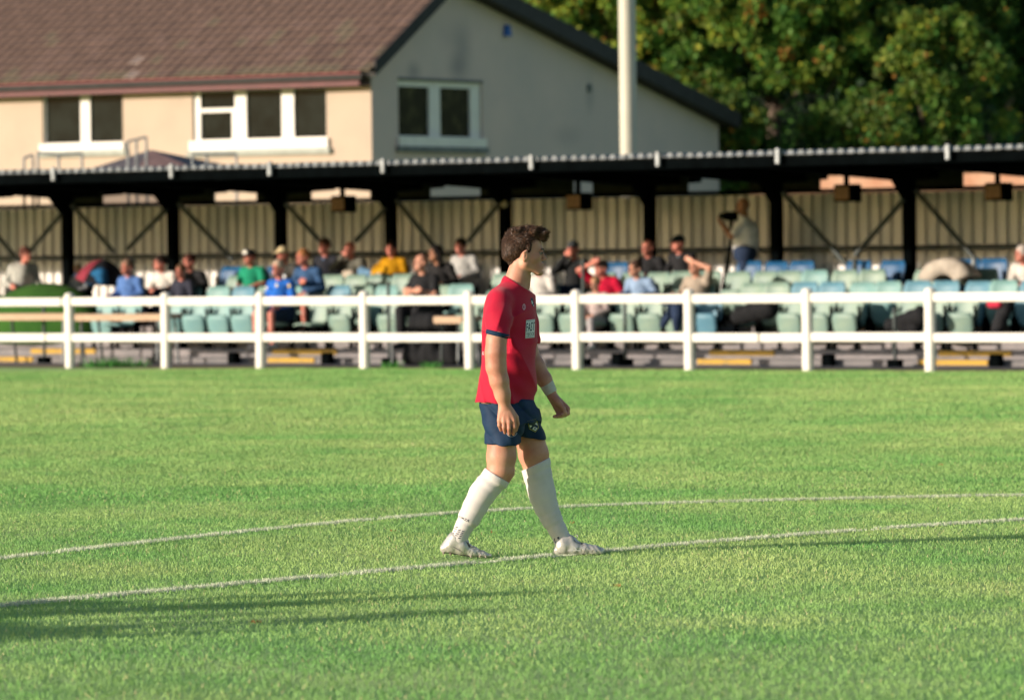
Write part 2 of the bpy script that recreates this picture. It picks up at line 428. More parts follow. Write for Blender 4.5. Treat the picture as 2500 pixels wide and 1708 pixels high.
def sheet(name, pts, z, m, lab=None):
    o = mesh_obj(name, np_mesh(name, [(p[0], p[1], z) for p in pts], [list(range(len(pts)))]), m); tag(o, lab, None, None, 'structure'); return o
mg = ground_mat()
sheet('pitch_ground', [(-400, -60), (400, -60), (400, 700), (-400, 700)], -0.004, mg, 'grass covered ground of the football pitch')
# bare soil strip along the fence, then tarmac apron (each a few millimetres higher)
m_soil = mat('soil', (0.30, 0.20, 0.13), 0.95, scale=8, col2=(0.17, 0.15, 0.09), bump=0.6, bscale=40)
m_conc = mat('terrace_concrete', (0.19, 0.185, 0.19), 0.9, scale=3.5, col2=(0.27, 0.25, 0.255), bump=0.4, bscale=50)
m_conc2 = mat('terrace_riser', (0.15, 0.15, 0.155), 0.9, scale=2.5, col2=(0.21, 0.20, 0.205), bump=0.4, bscale=50, stretch=(1, 1, 6))
r = np.random.default_rng(5); us = np.linspace(-14, 14, 160)
jag = 0.02+0.16*vnoise(us, us*0, 6, 1.7)
V = []; 
for u, j in zip(us, jag): V += [tuple(W(u, 0.05+j-0.2, 0.0)), tuple(W(u, 1.6, 0.0))]
F = [(2*i, 2*i+2, 2*i+3, 2*i+1) for i in range(len(us)-1)]
tag(mesh_obj('soil_strip', np_mesh('soil_strip', V, F), m_soil), 'bare brown soil strip behind the white fence', None, None, 'structure')
sheet('tarmac_apron', [W(-30, 1.2, 0), W(30, 1.2, 0), W(30, 12, 0), W(-30, 12, 0)], 0.006, mat('apron', (0.17, 0.165, 0.17), 0.9, scale=5, bump=0.3), 'grey tarmac apron in front of the terrace')

# ================================================================ terrace steps
def uvobj(name, lab=None, cat=None, group=None):
    """empty whose axes are u (along the fence), v (away), z"""
    o = bpy.data.objects.new(name, None); COL.objects.link(o); o.matrix_world = MUV; o.empty_display_size = 0.2
    return tag(o, lab, cat, group)
FL = [(2.45, 0.09), (3.05, 0.20), (3.95, 0.36), (4.85, 0.52), (5.75, 0.66)]     # (front edge v, height)
UMIN, UMAX = -22.5, 15.5
terr = uvobj('terrace'); tag(terr, 'stepped grey concrete terrace under the stand', None, None, 'structure')
for i, (v, z) in enumerate(FL):
    v1 = FL[i+1][0] if i < 4 else 9.0; zb = 0.006 if i == 0 else FL[i-1][1]-0.05
    MB().box(UMIN, UMAX, v, v1+0.12 if i < 4 else v1, 0.0, z).build('terrace_step', m_conc if i else m_conc2, terr)
m_yel = mat('nosing_yellow', (0.50, 0.31, 0.05), 0.8, scale=5, col2=(0.30, 0.21, 0.07), bump=0.2, thr=(0.5, 0.75))
def nosing(x0, x1, y, lv):
    v, z = FL[lv]; a = uz(x0*K, y*K, v)[0]; b = uz(x1*K, y*K, v)[0]
    MB().box(a, b, v-0.025, v+0.10, z-0.065, z+0.004).build('nosing', m_yel, terr)
for x0, x1, y in ((620, 765, 790), (1612, 1758, 793), (2132, 2296, 790), (72, 218, 783), (-60, -10, 780)): nosing(x0, x1, y, 1)
for x0, x1, y in ((610, 714, 815), (1585, 1706, 819), (2085, 2243, 818), (-20, 76, 808)): nosing(x0, x1, y, 0)

# ================================================================ stand
m_black = mat('black_steel', (0.0012, 0.0022, 0.0026), 0.9, scale=5, var=0.3, spec=0.02)
m_dgrey = mat('dark_grey_steel', (0.045, 0.06, 0.06), 0.55, scale=5, var=0.3)
m_galv = mat('galvanised_steel', (0.20, 0.22, 0.23), 0.5, scale=9, var=0.25, metal=0.3)
m_clad = mat('cladding_cream', (0.88, 0.87, 0.84), 0.6, scale=1.6, col2=(0.80, 0.79, 0.75), stretch=(1, 1, 0.35), bump=0.1, bscale=8)
m_roofs = mat('roof_sheet_grey', (0.19, 0.215, 0.24), 0.6, scale=3, col2=(0.12, 0.14, 0.15), bump=0.1)
m_under = mat('roof_shade_dark', (0.015, 0.018, 0.016), 0.8, scale=3, var=0.3)  # near black: the shade beneath the roof put into the colour
stand = uvobj('spectator_stand', 'long low spectator stand with corrugated roof and black steel columns', 'stand')
VC = 6.85; VW_ = 7.6; VR = 2.0
ZRF, ZRB = 2.93, 2.83
# corrugated back wall, sheet by sheet
sheet_w = 1.0
def clad_mesh():
    pr = []; x = 0.0; p = 0.2
    while x < sheet_w-0.001:
        pr += [(x, 0.075), (x+0.012, 0.0), (x+0.125, 0.0), (x+0.137, 0.075)]; x += p
    pr.append((sheet_w, 0.075)); mb = MB(); vs = []
    for z in (0.62, 2.455):
        vs += [(a, b, z) for a, b in pr]
    n = len(pr); fs = [(i, i+1, n+i+1, n+i) for i in range(n-1)]
    mb.add(vs, fs)
    vs2 = [(a, b+0.006, z) for z in (0.62, 2.455) for a, b in pr]; mb.add(vs2, [f[::-1] for f in fs])
    return mb.mesh('cladding_sheet')
cm = clad_mesh(); cm.materials.append(m_clad)
u = -22.5
while u < 15.4:
    o = mesh_obj('cladding_sheet', cm, None, stand); o.location = (u, VW_+(0.003 if int(u*2) % 4 else 0.0), 0); u += sheet_w
MB().box(UMIN, UMAX, VW_-0.06, VW_+0.1, 2.46, 2.525).build('top_beam', m_black, stand)
MB().box(UMIN, UMAX, VW_-0.03, VW_+0.05, 0.665, 0.80).build('kick_board', m_black, stand)
# roof sheets: trapezoid corrugation, running from front to back
def roof_mesh(w):
    p = 0.167; x = 0.0; pr = []
    while x < w-0.001:
        pr += [(x, 0), (x+0.055, 0), (x+0.075, 0.045), (x+0.147, 0.045)]; x += p
    pr.append((w, 0)); n = len(pr); mb = MB()
    top = [(a, VR, ZRF+b+0.012) for a, b in pr]+[(a, 8.3, ZRB+b+0.012) for a, b in pr]
    bot = [(a, VR, ZRF+b+0.004) for a, b in pr]+[(a, 8.3, ZRB+b+0.004) for a, b in pr]
    fs = [(i, i+1, n+i+1, n+i) for i in range(n-1)]
    mb.add(top, fs); mb.add(bot, [f[::-1] for f in fs])
    mb.add(top[:n]+bot[:n], [(n+i, n+i+1, i+1, i) for i in range(n-1)])
    x = 0.0
    while x < w-0.02:
        mb.prism([(x+0.062, ZRF-.004), (x+0.16, ZRF-.004), (x+0.147, ZRF+.048), (x+0.075, ZRF+.048)], 'y', VR-.006, VR+.03); x += p
    return mb.mesh('roof_sheet')
rm = roof_mesh(1.002); rm.materials.append(m_roofs)
u = -22.5; i = 0
while u < 15.4:
    o = mesh_obj('roof_sheet', rm, None, stand); o.location = (u, (0, 0.015, -0.01)[i % 3], (0, 0.004, 0.002, 0.006)[i % 4]); u += 1.002; i += 1
MB().box(UMIN, UMAX, VR+0.04, VR+0.10, ZRF-0.16, ZRF-0.015).build('front_purlin', m_black, stand)
MB().prism([(VR+.045, ZRF-.022), (VR+.045, ZRF-.006), (8.3, ZRB-.006), (8.3, ZRB-.022)], 'x', UMIN, UMAX).build('roof_shade_sheet', m_under, stand)  # dark sheet added so the underside of the roof reads as unlit
for v in (3.6, 5.2, 6.6):
    z = ZRF+(ZRB-ZRF)*(v-VR)/6.3
    MB().box(UMIN, UMAX, v-0.03, v+0.03, z-0.12, z-0.016).build('purlin', m_black, stand)
col_x = [(-560, 480), (-325, 475), (-95, 470), (153, 460), (392, 460), (637, 458), (887, 455), (1146, 452), (1474, 445), (1762, 440), (2063, 432), (2375, 425)]
COLU = []
for (x, y) in col_x:
    u, _ = uz(x*K, y*K, VC); COLU.append(u)
    mb = MB(); w = 0.072
    mb.box(u-w, u+w, VC-0.075, VC-0.062, 0.66, 2.62); mb.box(u-w, u+w, VC+0.062, VC+0.075, 0.66, 2.62); mb.box(u-0.02, u+0.02, VC-0.062, VC+0.062, 0.66, 2.62)
    mb.build('column', m_black, stand)
    # tapered cantilever rafter
    zf = ZRF-0.03; zb = ZRB-0.02
    MB().prism([(VR+0.12, zf-0.10), (VR+0.12, zf), (8.2, zb+0.0), (8.2, zb-0.14), (VC+0.10, zb-0.20), (VC+0.08, 2.3), (VC-0.08, 2.3), (VC-0.42, zb-0.20)], 'x', u-0.05, u+0.05).build('rafter', m_black, stand)
# light grey brackets on the roof edge
for x, y in ((120, 409), (388, 403), (611, 402), (868, 397), (1205, 388), (1492, 380), (1764, 370), (2150, 363)):
    u, z = uz(x*K, y*K, VR-0.05)
    MB().bevbox(u-0.035, u+0.035, VR-0.06, VR-0.01, ZRF-0.12, ZRF+0.09, 0.01).build('edge_bracket', m_galv, stand)
# braces: steel tubes in front of the cladding
for (a, b) in (((-10, 530), (40, 590)), ((140, 485), (55, 585)), ((163, 465), (258, 572)), ((382, 470), (288, 566)), ((405, 462), (528, 590)), ((648, 462), (724, 545)), ((876, 472), (806, 548)), ((900, 455), (990, 565)), ((1136, 458), (1062, 548)), ((1776, 437), (1932, 612)), ((2052, 452), (1940, 580)), ((2078, 432), (2215, 590))):
    p = uz(a[0]*K, a[1]*K, VC-0.15); q = uz(b[0]*K, b[1]*K, VC-0.15)
    MB().tube((p[0], VC-0.15, p[1]), (q[0], VC-0.15, q[1]), 0.038).build('brace', m_dgrey, stand)
# handrail in front of the wall and its posts
mb = MB(); mb.tube((UMIN, VW_-0.35, 1.63), (UMAX, VW_-0.35, 1.63), 0.035); mb.build('handrail', m_dgrey, stand)
for x in (300, 1940, 2210):
    u, z = uz(x*K, 590*K, 6.35)
    MB().tube((u, 6.35, 0.66), (u, 6.35, z+0.02), 0.038).build('rail_post', m_dgrey if x != 2210 else m_galv, stand)
# olive boards between wall top and roof, leaving the lit gaps
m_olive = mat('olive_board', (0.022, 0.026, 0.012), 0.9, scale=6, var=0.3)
gaps = [(-200, 130), (232, 372), (484, 582), (705, 840), (975, 1090), (1300, 1345), (1560, 1700), (1860, 2035), (2185, 2420)]
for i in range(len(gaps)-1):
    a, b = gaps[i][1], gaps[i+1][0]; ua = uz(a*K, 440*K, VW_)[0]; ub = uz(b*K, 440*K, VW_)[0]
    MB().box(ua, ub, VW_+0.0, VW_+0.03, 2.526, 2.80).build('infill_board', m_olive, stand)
# heater/speaker boxes under the roof
m_brown = mat('brown_panel', (0.20, 0.10, 0.045), 0.6, scale=30, col2=(0.34, 0.20, 0.10), thr=(0.4, 0.6))
for x, y, lab in ((773, 463, 'brown fronted box under the roof above the olive-jacketed man'), (1308, 457, 'brown fronted box under the roof right of the player'), (1917, 438, 'brown fronted box under the roof right of the cameraman'), (2260, 435, 'rightmost brown fronted box under the roof')):
    u, z = uz(x*K, y*K, 6.3)
    t = uvobj('hanging_heater', lab, 'heater', 'brown boxes hanging under the stand roof'); t.matrix_world = MUV @ Matrix.Translation((u, 6.3, z))
    MB().bevbox(-0.165, 0.20, -0.05, 0.16, -0.13, 0.13, 0.015).build('housing', m_black, t)
    MB().box(-0.145, 0.11, -0.062, -0.052, -0.10, 0.095).build('front_panel', m_brown, t)
    MB().box(-0.03, 0.03, 0.02, 0.08, 0.13, ZRB-z+0.02).build('hanger', m_black, t)
u, z = uz(1147*K, 463*K, VC-0.14)
t = uvobj('bulkhead_lamp', 'small round glass lamp on the column behind the player', 'lamp'); t.matrix_world = MUV @ Matrix.Translation((u, VC-0.14, z))
MB().sphere((0, -0.02, 0), (0.06, 0.05, 0.06)).build('globe', mat('lamp_glass', (0.35, 0.34, 0.22), 0.3), t)
MB().box(-0.05, 0.05, 0.0, 0.04, -0.05, 0.05).build('back_plate', m_black, t)

# ================================================================ white fence
m_white = mat('fence_white', (0.72, 0.695, 0.65), 0.55, scale=3, col2=(0.64, 0.615, 0.56), bump=0.05, thr=(0.45, 0.8))
posts_px = [(-65, 0.0), (158, 0.010), (376, 0.014), (591, 0.020), (827, 0.012), (1066, 0.004), (1310, 0.002), (1565, 0.004), (1833, 0.006), (2111, 0.010), (2400, 0.0)]
fence = uvobj('white_fence', 'long white post and two rail fence along the pitch', 'fence')
PU = []
for (x, lean) in posts_px:
    u, _ = uz(x*K, 760*K, 0.0); PU.append(u)
    o = MB().bevbox(-0.068, 0.068, -0.063, 0.063, -0.03, 1.105, 0.028).build('post', m_white, fence); o.location = (u, 0, 0); o.rotation_euler = (0, lean-0.008, 0)
for i in range(len(PU)-1):
    a, b = PU[i]+0.070, PU[i+1]-0.070
    for zt in (0.975, 0.45):
        zt += random.uniform(-.006, .006); oct_ = [(-0.035, zt-0.046), (-0.02, zt-0.062), (0.02, zt-0.062), (0.035, zt-0.046), (0.035, zt+0.046), (0.02, zt+0.062), (-0.02, zt+0.062), (-0.035, zt+0.046)]
        cuts = []
        if i == 7 and zt < 0.6: cuts = [uz(1725*K, 760*K, 0)[0]]
        if i == 0 and zt < 0.6: cuts = [uz(106*K, 760*K, 0)[0]]
        if i == 0 and zt > 0.6: cuts = [uz(142*K, 690*K, 0)[0]]
        ed = [a]+cuts+[b]
        for j in range(len(ed)-1):
            x0 = ed[j]+(0.018 if j else 0); x1 = ed[j+1]-(0.018 if j < len(ed)-2 else 0)
            MB().prism(oct_, 'x', x0, x1).build('rail', m_white, fence).rotation_euler = (0, 0, 0)
# ================================================================ SEATS
m_sg = mat('seat_sage', (0.225, 0.32, 0.25), 0.5, scale=4, col2=(0.16, 0.27, 0.24), spec=0.5)
m_sb = mat('seat_light_blue', (0.08, 0.22, 0.31), 0.5, scale=4, col2=(0.12, 0.27, 0.35))
m_sa = mat('seat_aqua', (0.15, 0.31, 0.32), 0.5, scale=4, col2=(0.19, 0.35, 0.33))
m_sd = mat('seat_dark_blue', (0.012, 0.09, 0.22), 0.45, scale=4, var=0.25)
def panel(w0, w1, z0, z1, y0, y1, curve, thick, rnd=0.05, nx=8, nz=5):
    """curved plastic shell: width w0 at the bottom, w1 at the top, leaning from y0 to y1, rounded corners"""
    V = []; n = (nx+1)*(nz+1)
    for side in (0, 1):
        for k in range(nz+1):
            t = k/nz; z = z0+(z1-z0)*t; w = w0+(w1-w0)*t; y = y0+(y1-y0)*t
            e = min(t, 1-t)*(z1-z0); w2 = w/2-(rnd-math.sqrt(max(0, rnd*rnd-(rnd-e)**2)) if e < rnd else 0)*0.9
            for i in range(nx+1):
                s = -1+2*i/nx; V.append((s*w2, y+curve*(1-s*s)+side*thick, z))
    F = []
    for k in range(nz):
        for i in range(nx):
            a = k*(nx+1)+i; F.append((a, a+1, a+nx+2, a+nx+1)); F.append((a+n, a+n+nx+1, a+n+nx+2, a+n+1))
    bd = [i for i in range(nx+1)]+[(k+1)*(nx+1)-1 for k in range(1, nz+1)]+[nz*(nx+1)+i for i in range(nx-1, -1, -1)]+[k*(nx+1) for k in range(nz-1, 0, -1)]
    for i in range(len(bd)):
        a, b = bd[i], bd[(i+1) % len(bd)]; F.append((a, a+n, b+n, b))
    return V, F
def seat_meshes():
    mb = MB(); mb.add(*panel(0.44, 0.465, 0.36, 0.79, 0.10, 0.20, 0.04, 0.018), smooth=True); back = mb.mesh('backrest')
    mb = MB(); mb.add(*panel(0.39, 0.42, 0.15, 0.52, 0.06, -0.02, -0.03, 0.03), smooth=True); pan = mb.mesh('seat_pan')
    mb = MB(); v, f = panel(0.36, 0.40, 0.0, 0.40, 0.0, 0.0, -0.02, 0.03); v = [(x, 0.08-z, 0.40-y*1.0-0.02) for x, y, z in v]; mb.add(v, [q[::-1] for q in f], smooth=True); pan2 = mb.mesh('seat_pan')
    mb = MB()
    for s in (-1, 1):
        mb.box(s*0.19-0.02, s*0.19+0.02, 0.03, 0.08, 0.0, 0.42); mb.box(s*0.19-0.03, s*0.19+0.03, -0.10, 0.14, 0.0, 0.02)
        mb.box(s*0.19-0.012, s*0.19+0.012, 0.081, 0.13, 0.30, 0.62)
    mb.box(-0.25, 0.25, 0.032, 0.078, 0.30, 0.345); fr = mb.mesh('leg_frame')
    for me, mm in ((back, m_sg), (pan, m_sg), (pan2, m_sg), (fr, m_black)): me.materials.append(mm)
    return back, pan, pan2, fr
SB, SP, SP2, SF = seat_meshes()
ROWV = [3.55, 4.45, 5.35, 6.25]; ROWZ = [0.20, 0.36, 0.52, 0.66]
ROWN = ['front row', 'second row', 'third row', 'back row']
ORD = ['first', 'second', 'third', 'fourth', 'fifth', 'sixth', 'seventh', 'eighth', 'ninth', 'tenth', 'eleventh', 'twelfth']
SM = {'sage green': m_sg, 'light blue': m_sb, 'aqua': m_sa, 'dark blue': m_sd}
def seat(u, row, colour, down=False, label=None, yaw=0.0):
    t = uvobj('stadium_seat', label, 'seat', 'plastic seats in rows on the terrace')
    t.matrix_world = MUV @ Matrix.Translation((u, ROWV[row], ROWZ[row]+0.002)) @ Matrix.Rotation(yaw, 4, 'Z') @ Matrix.Rotation(yaw*.4, 4, 'X')
    for me, nm in ((SB, 'backrest'), (SP2 if down else SP, 'seat_pan')):
        o = mesh_obj(nm, me, None, t)
        if SM[colour] is not m_sg:
            o.material_slots[0].link = 'OBJECT'; o.material_slots[0].material = SM[colour]
    mesh_obj('leg_frame', SF, None, t)
    return t

# ================================================================ PEOPLE
SKIN = [mat('skin_fair', (0.60, 0.30, 0.21), 0.55, scale=9, var=0.10, sss=0.1), mat('skin_ruddy', (0.55, 0.20, 0.15), 0.55, scale=9, var=0.15, sss=0.1),
        mat('skin_tan', (0.42, 0.20, 0.12), 0.55, scale=9, var=0.12, sss=0.1)]
_cm = {}
def cloth(c):
    k = 'cloth_%d_%d_%d' % tuple(int(x*255) for x in c)
    return mat(k, c, 0.9, scale=7, var=0.18, bump=0.25, bscale=25, spec=0.2)
WHITE = (0.62, 0.60, 0.56); BLACK = (0.018, 0.019, 0.022); NAVY = (0.02, 0.035, 0.075); JEAN = (0.06, 0.12, 0.22)
def hand_ops(e, w, s, curl=0.3, palm=(0, 0, -1)):
    """wrist e -> hand centre w : palm block, four fingers, thumb"""
    d = (w-e).normalized(); side = d.cross(Vector((0, 1, 0.2))); side = side.normalized() if side.length > 0.05 else Vector((1, 0, 0)); nrm = side.cross(d)
    o = [('u', Cap(w-side*0.022*s, w+d*0.05*s-side*0.022*s, 0.022*s, 0.019*s)), ('u', Cap(w+side*0.022*s, w+d*0.05*s+side*0.022*s, 0.022*s, 0.019*s))]
    for i, L in enumerate((0.052, 0.066, 0.07, 0.06)):
        b = w+d*0.06*s+side*((i-1.5)*0.019*s); m = b+d*L*0.55*s+nrm*0.01*curl*s; t = m+(d*(1-curl)+nrm*curl).normalized()*L*0.5*s
        o += [('u', Cap(b, m, 0.0105*s, 0.0095*s), 0.004), ('u', Cap(m, t, 0.0095*s, 0.008*s), 0.004)]
    b = w+side*0.03*s; o.append(('u', Cap(b, b+(d*0.6+side*0.5+nrm*0.5).normalized()*0.055*s, 0.012*s, 0.009*s), 0.006))
    return o
ARMS = {'lap': ((.25, -.02, .74), (.10, -.26, .63)), 'folded': ((.25, -.10, .78), (-.03, -.24, .82)), 'brow': ((.33, -.15, 1.20), (.05, -.19, 1.31)),
        'mouth': ((.20, -.24, .86), (.05, -.15, 1.12)), 'knee': ((.31, -.15, .76), (.44, -.30, .66)), 'rest': ((.27, .0, .72), (.22, -.30, .66)),
        'hang': ((.25, .02, 1.10), (.26, -.06, .84)), 'camera': ((.22, -.20, 1.20), (.06, -.36, 1.40))}
def person(P, rz, s, label, top, sleeve='long', legs=JEAN, shorts=False, skin=0, hair=(0.05, 0.03, 0.02), cap=None, arms=('lap', 'lap'), lean=(0, 0), pose='sit', shoe=(0.05, 0.05, 0.05), bald=False, long_hair=False, turn=0.0, girth=1.0, inner=None, cross=False, hood=False, badge=None, parent=None, vox=0.011, slouch=0.0):
    """one spectator: continuous body with shirt, trousers, hair or cap and shoes as parts"""
    t = empty('person', P, rz, label, 'person')
    ms = SKIN[skin]; S = lambda p: Vector((p[0]*s, p[1]*s, p[2]*s))
    if pose == 'sit':
        pel, che, nk, hd, shz = (0, .05, .53), (0, .04, .86), (0, .0, 1.04), (0, -.04, 1.225), .98
        L = lambda sg: [((sg*.09, .04, .53), .085), ((sg*.15, -.40, .53), .062), ((sg*.15, -.40, .30), .055), ((sg*.15, -.37, .08), .04)]
        foot = lambda sg: ((sg*.15, -.36, .045), (sg*.17, -.54, .03))
        if cross:
            L = lambda sg: ([((.09, .04, .53), .085), ((.13, -.40, .53), .062), ((.15, -.40, .30), .055), ((.15, -.37, .08), .04)] if sg > 0 else
                            [((-.09, .04, .53), .085), ((-.36, -.34, .70), .062), ((-.1, -.46, .66), .05), ((.08, -.48, .64), .04)])
            foot = lambda sg: ((.15, -.36, .045), (.17, -.54, .03)) if sg > 0 else ((.08, -.48, .64), (.22, -.55, .60))
    else:
        pel, che, nk, hd, shz = (0, .0, .95), (0, .0, 1.28), (0, .0, 1.49), (0, -.03, 1.67), 1.43
        L = lambda sg: [((sg*.09, 0, .93), .09), ((sg*.11, -.02, .50), .065), ((sg*.12, .02, .30), .058), ((sg*.12, .03, .08), .042)]
        foot = lambda sg: ((sg*.12, .02, .045), (sg*.14, -.17, .03))
    slouch = slouch/s; up = lambda p, f=1.0: (p[0]+lean[0]*f, p[1]+lean[1]*f, p[2]-abs(lean[1])*0.35*f-abs(lean[0])*0.15*f-slouch*min(1, f))
    girth = girth*1.14
    fz = lambda z: max(0, min(1.3, (z-pel[2])/(nk[2]-pel[2])))
    U = lambda p: up(p, fz(p[2]))
    g = girth; torso = [((0, pel[1], pel[2]), .125*g), (U((0, (pel[1]+che[1])/2, (pel[2]+che[2])/2)), .135*g), (U(che), .14*g)]
    sh = {sg: U((sg*.175, che[1]-.01, shz)) for sg in (-1, 1)}; hdp = S(U(hd)); nkp = U(nk)
    dz = 0 if pose == 'sit' else .0
    A = {}
    for sg, nm in ((-1, arms[0]), (1, arms[1])):
        e, h = ARMS[nm]
        if pose == 'stand' and nm in ('lap', 'folded', 'rest', 'mouth', 'brow', 'knee'): e = (e[0], e[1], e[2]+.42); h = (h[0], h[1], h[2]+.42)
        A[sg] = (U((sg*e[0], e[1], e[2])), U((sg*h[0], h[1], h[2])))
    # --- body
    ops = []
    for a, b in zip(torso[:-1], torso[1:]): ops.append(('u', Cap(S(a[0]), S(b[0]), a[1]*.8*s, b[1]*.8*s), .03))
    ops.append(('u', Cap(S(sh[-1]), S(sh[1]), .055*s, .055*s), .04)); ops.append(('u', Cap(S(U(che)), S(nkp), .1*s, .055*s), .03))
    ops.append(('u', Cap(S(nkp), hdp-Vector((0, -.01, .05))*s, .056*s, .052*s), .015))
    hr = Matrix.Rotation(turn, 3, 'Z')
    s0 = s; H = lambda x, y, z: hdp+(hr @ Vector((x, y, z)))*s*1.08
    ops += [('u', Ell(H(0, .012, .02), (.077*s, .095*s, .098*s), hr), .01), ('u', Ell(H(0, -.02, -.045), (.058*s, .066*s, .075*s), hr), .02), ('u', Cap(H(0, -.075, -.085), H(0, -.070, -.090), .02*s, .02*s), .02),
            ('u', Cap(H(0, -.088, .0), H(0, -.106, -.035), .008*s, .013*s), .008), ('u', Ell(H(.078, .01, -.01), (.012*s, .022*s, .034*s)), .006), ('u', Ell(H(-.078, .01, -.01), (.012*s, .022*s, .034*s)), .006),
            ('u', Cap(H(-.03, -.082, .022), H(.03, -.082, .022), .010*s, .010*s), .01), ('u', Cap(H(-.018, -.088, -.062), H(.018, -.088, -.062), .008*s, .008*s), .006)]
    for sg in (-1, 1):
        e, h = S(A[sg][0]), S(A[sg][1]); d = (h-e).normalized()
        ops += [('u', Cap(S(sh[sg]), e, .048*s, .040*s)), ('u', Cap(e, h, .040*s, .027*s), .012)] + hand_ops(e, h+d*0.015*s, s, 0.45)
        pts = L(sg); ops += [('u', Cap(S(pts[i][0]), S(pts[i+1][0]), pts[i][1]*.9*s, pts[i+1][1]*.9*s), .015) for i in range(len(pts)-1)]
        f = foot(sg); ops.append(('u', Cap(S(f[0]), S(f[1]), .035*s, .025*s)))
    body = sdf_obj('body', ops, vox, ms, t)
    # --- top
    ops = []
    for a, b in zip(torso[:-1], torso[1:]): ops.append(('u', Cap(S(a[0]), S(b[0]), a[1]*s, b[1]*1.02*s), .05))
    ops.append(('u', Cap(S(sh[-1]), S(sh[1]), .078*s, .078*s), .05)); ops.append(('u', Cap(S(U(che)), S((nkp[0], nkp[1], nkp[2]-.03)), .13*s, .06*s), .04))
    if hood: ops.append(('u', Cap(H(0, .03, .02), H(0, .045, -.10), .105*s, .095*s), .04)); ops.append(('s', Ell(H(0, -.07, -.01), (.075*s, .10*s, .10*s)), .01))
    for sg in (-1, 1):
        e, h = Vector(A[sg][0]), Vector(A[sg][1]); q = Vector(sh[sg])
        if sleeve == 'long': ops += [('u', Cap(S(q), S(e), .066*s, .056*s), .03), ('u', Cap(S(e), S(e+(h-e)*0.93), .055*s, .042*s), .02)]
        else: ops += [('u', Cap(S(q), S(q+(e-q)*0.72), .066*s, .066*s), .03)]
    wr = random.uniform(0, 9)
    sdf_obj('shirt' if sleeve == 'short' else 'jacket', ops, vox, cloth(top), t, post=lambda P: 0.004*s*(np.sin(P[0]*38/s+P[2]*23/s+wr)*np.sin(P[2]*31/s+P[1]*17/s+wr)))
    if inner: sdf_obj('undershirt', [('u', Cap(S((U(che)[0], U(che)[1]-.075, che[2]-.22)), S((nkp[0], nkp[1]-.045, nkp[2]-.03)), .075*s, .035*s))], vox, cloth(inner), t)
    # --- legs
    ops = [('u', Cap(S((-.06, pel[1], pel[2])), S((.06, pel[1], pel[2])), .125*g*s, .125*g*s))]
    for sg in (-1, 1):
        pts = L(sg); m = 1 if shorts else 3
        for i in range(m):
            b = pts[i+1]; pb = Vector(b[0])
            if shorts: pb = Vector(pts[0][0]).lerp(pb, .82)
            ops.append(('u', Cap(S(pts[i][0]), S(pb), (pts[i][1]+.018)*s, (b[1]+(.03 if shorts else .014))*s), .02))
    sdf_obj('shorts' if shorts else 'trousers', ops, vox, cloth(legs), t)
    for sg in (-1, 1):
        f = foot(sg); a, b = Vector(f[0]), Vector(f[1])
        sdf_obj('shoe', [('u', Cap(S(a), S(b), .048*s, .036*s)), ('u', Cap(S(a+Vector((0, .02, .03))), S(a), .042*s, .048*s)), ('i', Half(S((0, 0, a.z-.04)), (0, 0, -1)))], .012, cloth(shoe), t)
    # --- hair / cap
    if cap:
        ops = [('u', Ell(H(0, .008, .045), (.088*s, .105*s, .082*s), hr)), ('i', Half(H(0, 0, .022), (0, 0, -1))), ('u', Cap(H(-.035, -.10, .035), H(.035, -.10, .035), .016*s, .016*s), .01), ('u', Cap(H(-.03, -.145, .028), H(.03, -.145, .028), .012*s, .012*s), .012)]
        sdf_obj('cap', ops, .009, cloth(cap), t)
        if badge: sdf_obj('cap_front', [('u', Ell(H(0, -.085, .068), (.05*s, .028*s, .045*s)))], .009, cloth(badge), t)
        sdf_obj('hair', [('u', Ell(H(0, .02, .0), (.082*s, .088*s, .06*s), hr)), ('s', Ell(H(0, -.08, -.02), (.072*s, .08*s, .12*s), hr))], .011, cloth(hair), t)
    elif not bald:
        ops = [('u', Ell(H(0, .018, .035), (.088*s, .106*s, .098*s), hr)), ('s', Ell(H(0, -.085, -.030), (.068*s, .075*s, .095*s), hr), .008), ('s', Ell(H(0, -.02, -.09), (.095*s, .07*s, .09*s), hr), .01)]
        if long_hair: ops = [('u', Ell(H(0, .018, .035), (.092*s, .106*s, .1*s), hr)), ('u', Cap(H(-.07, .02, .0), H(-.08, .03, -.18), .04*s, .035*s), .02), ('u', Cap(H(.07, .02, .0), H(.08, .03, -.18), .04*s, .035*s), .02), ('s', Ell(H(0, -.09, -.03), (.062*s, .08*s, .10*s), hr), .01)]
        hs = random.uniform(0, 9)
        sdf_obj('hair', ops, .009, cloth(hair), t, post=lambda P: 0.004*np.sin(P[0]*90+hs)*np.sin(P[1]*80+P[2]*70))
    for sg in (-1, 1):
        mb = MB(); mb.sphere(H(sg*.03, -.078, .004), .009*s, 8, 6); mb.build('eye', mat('eye_dark', (0.03, 0.02, 0.02), 0.3), t)
    return t
def depth_rot(extra=0.0): return -TH+extra
TAKEN = {0: [], 1: [], 2: [], 3: []}
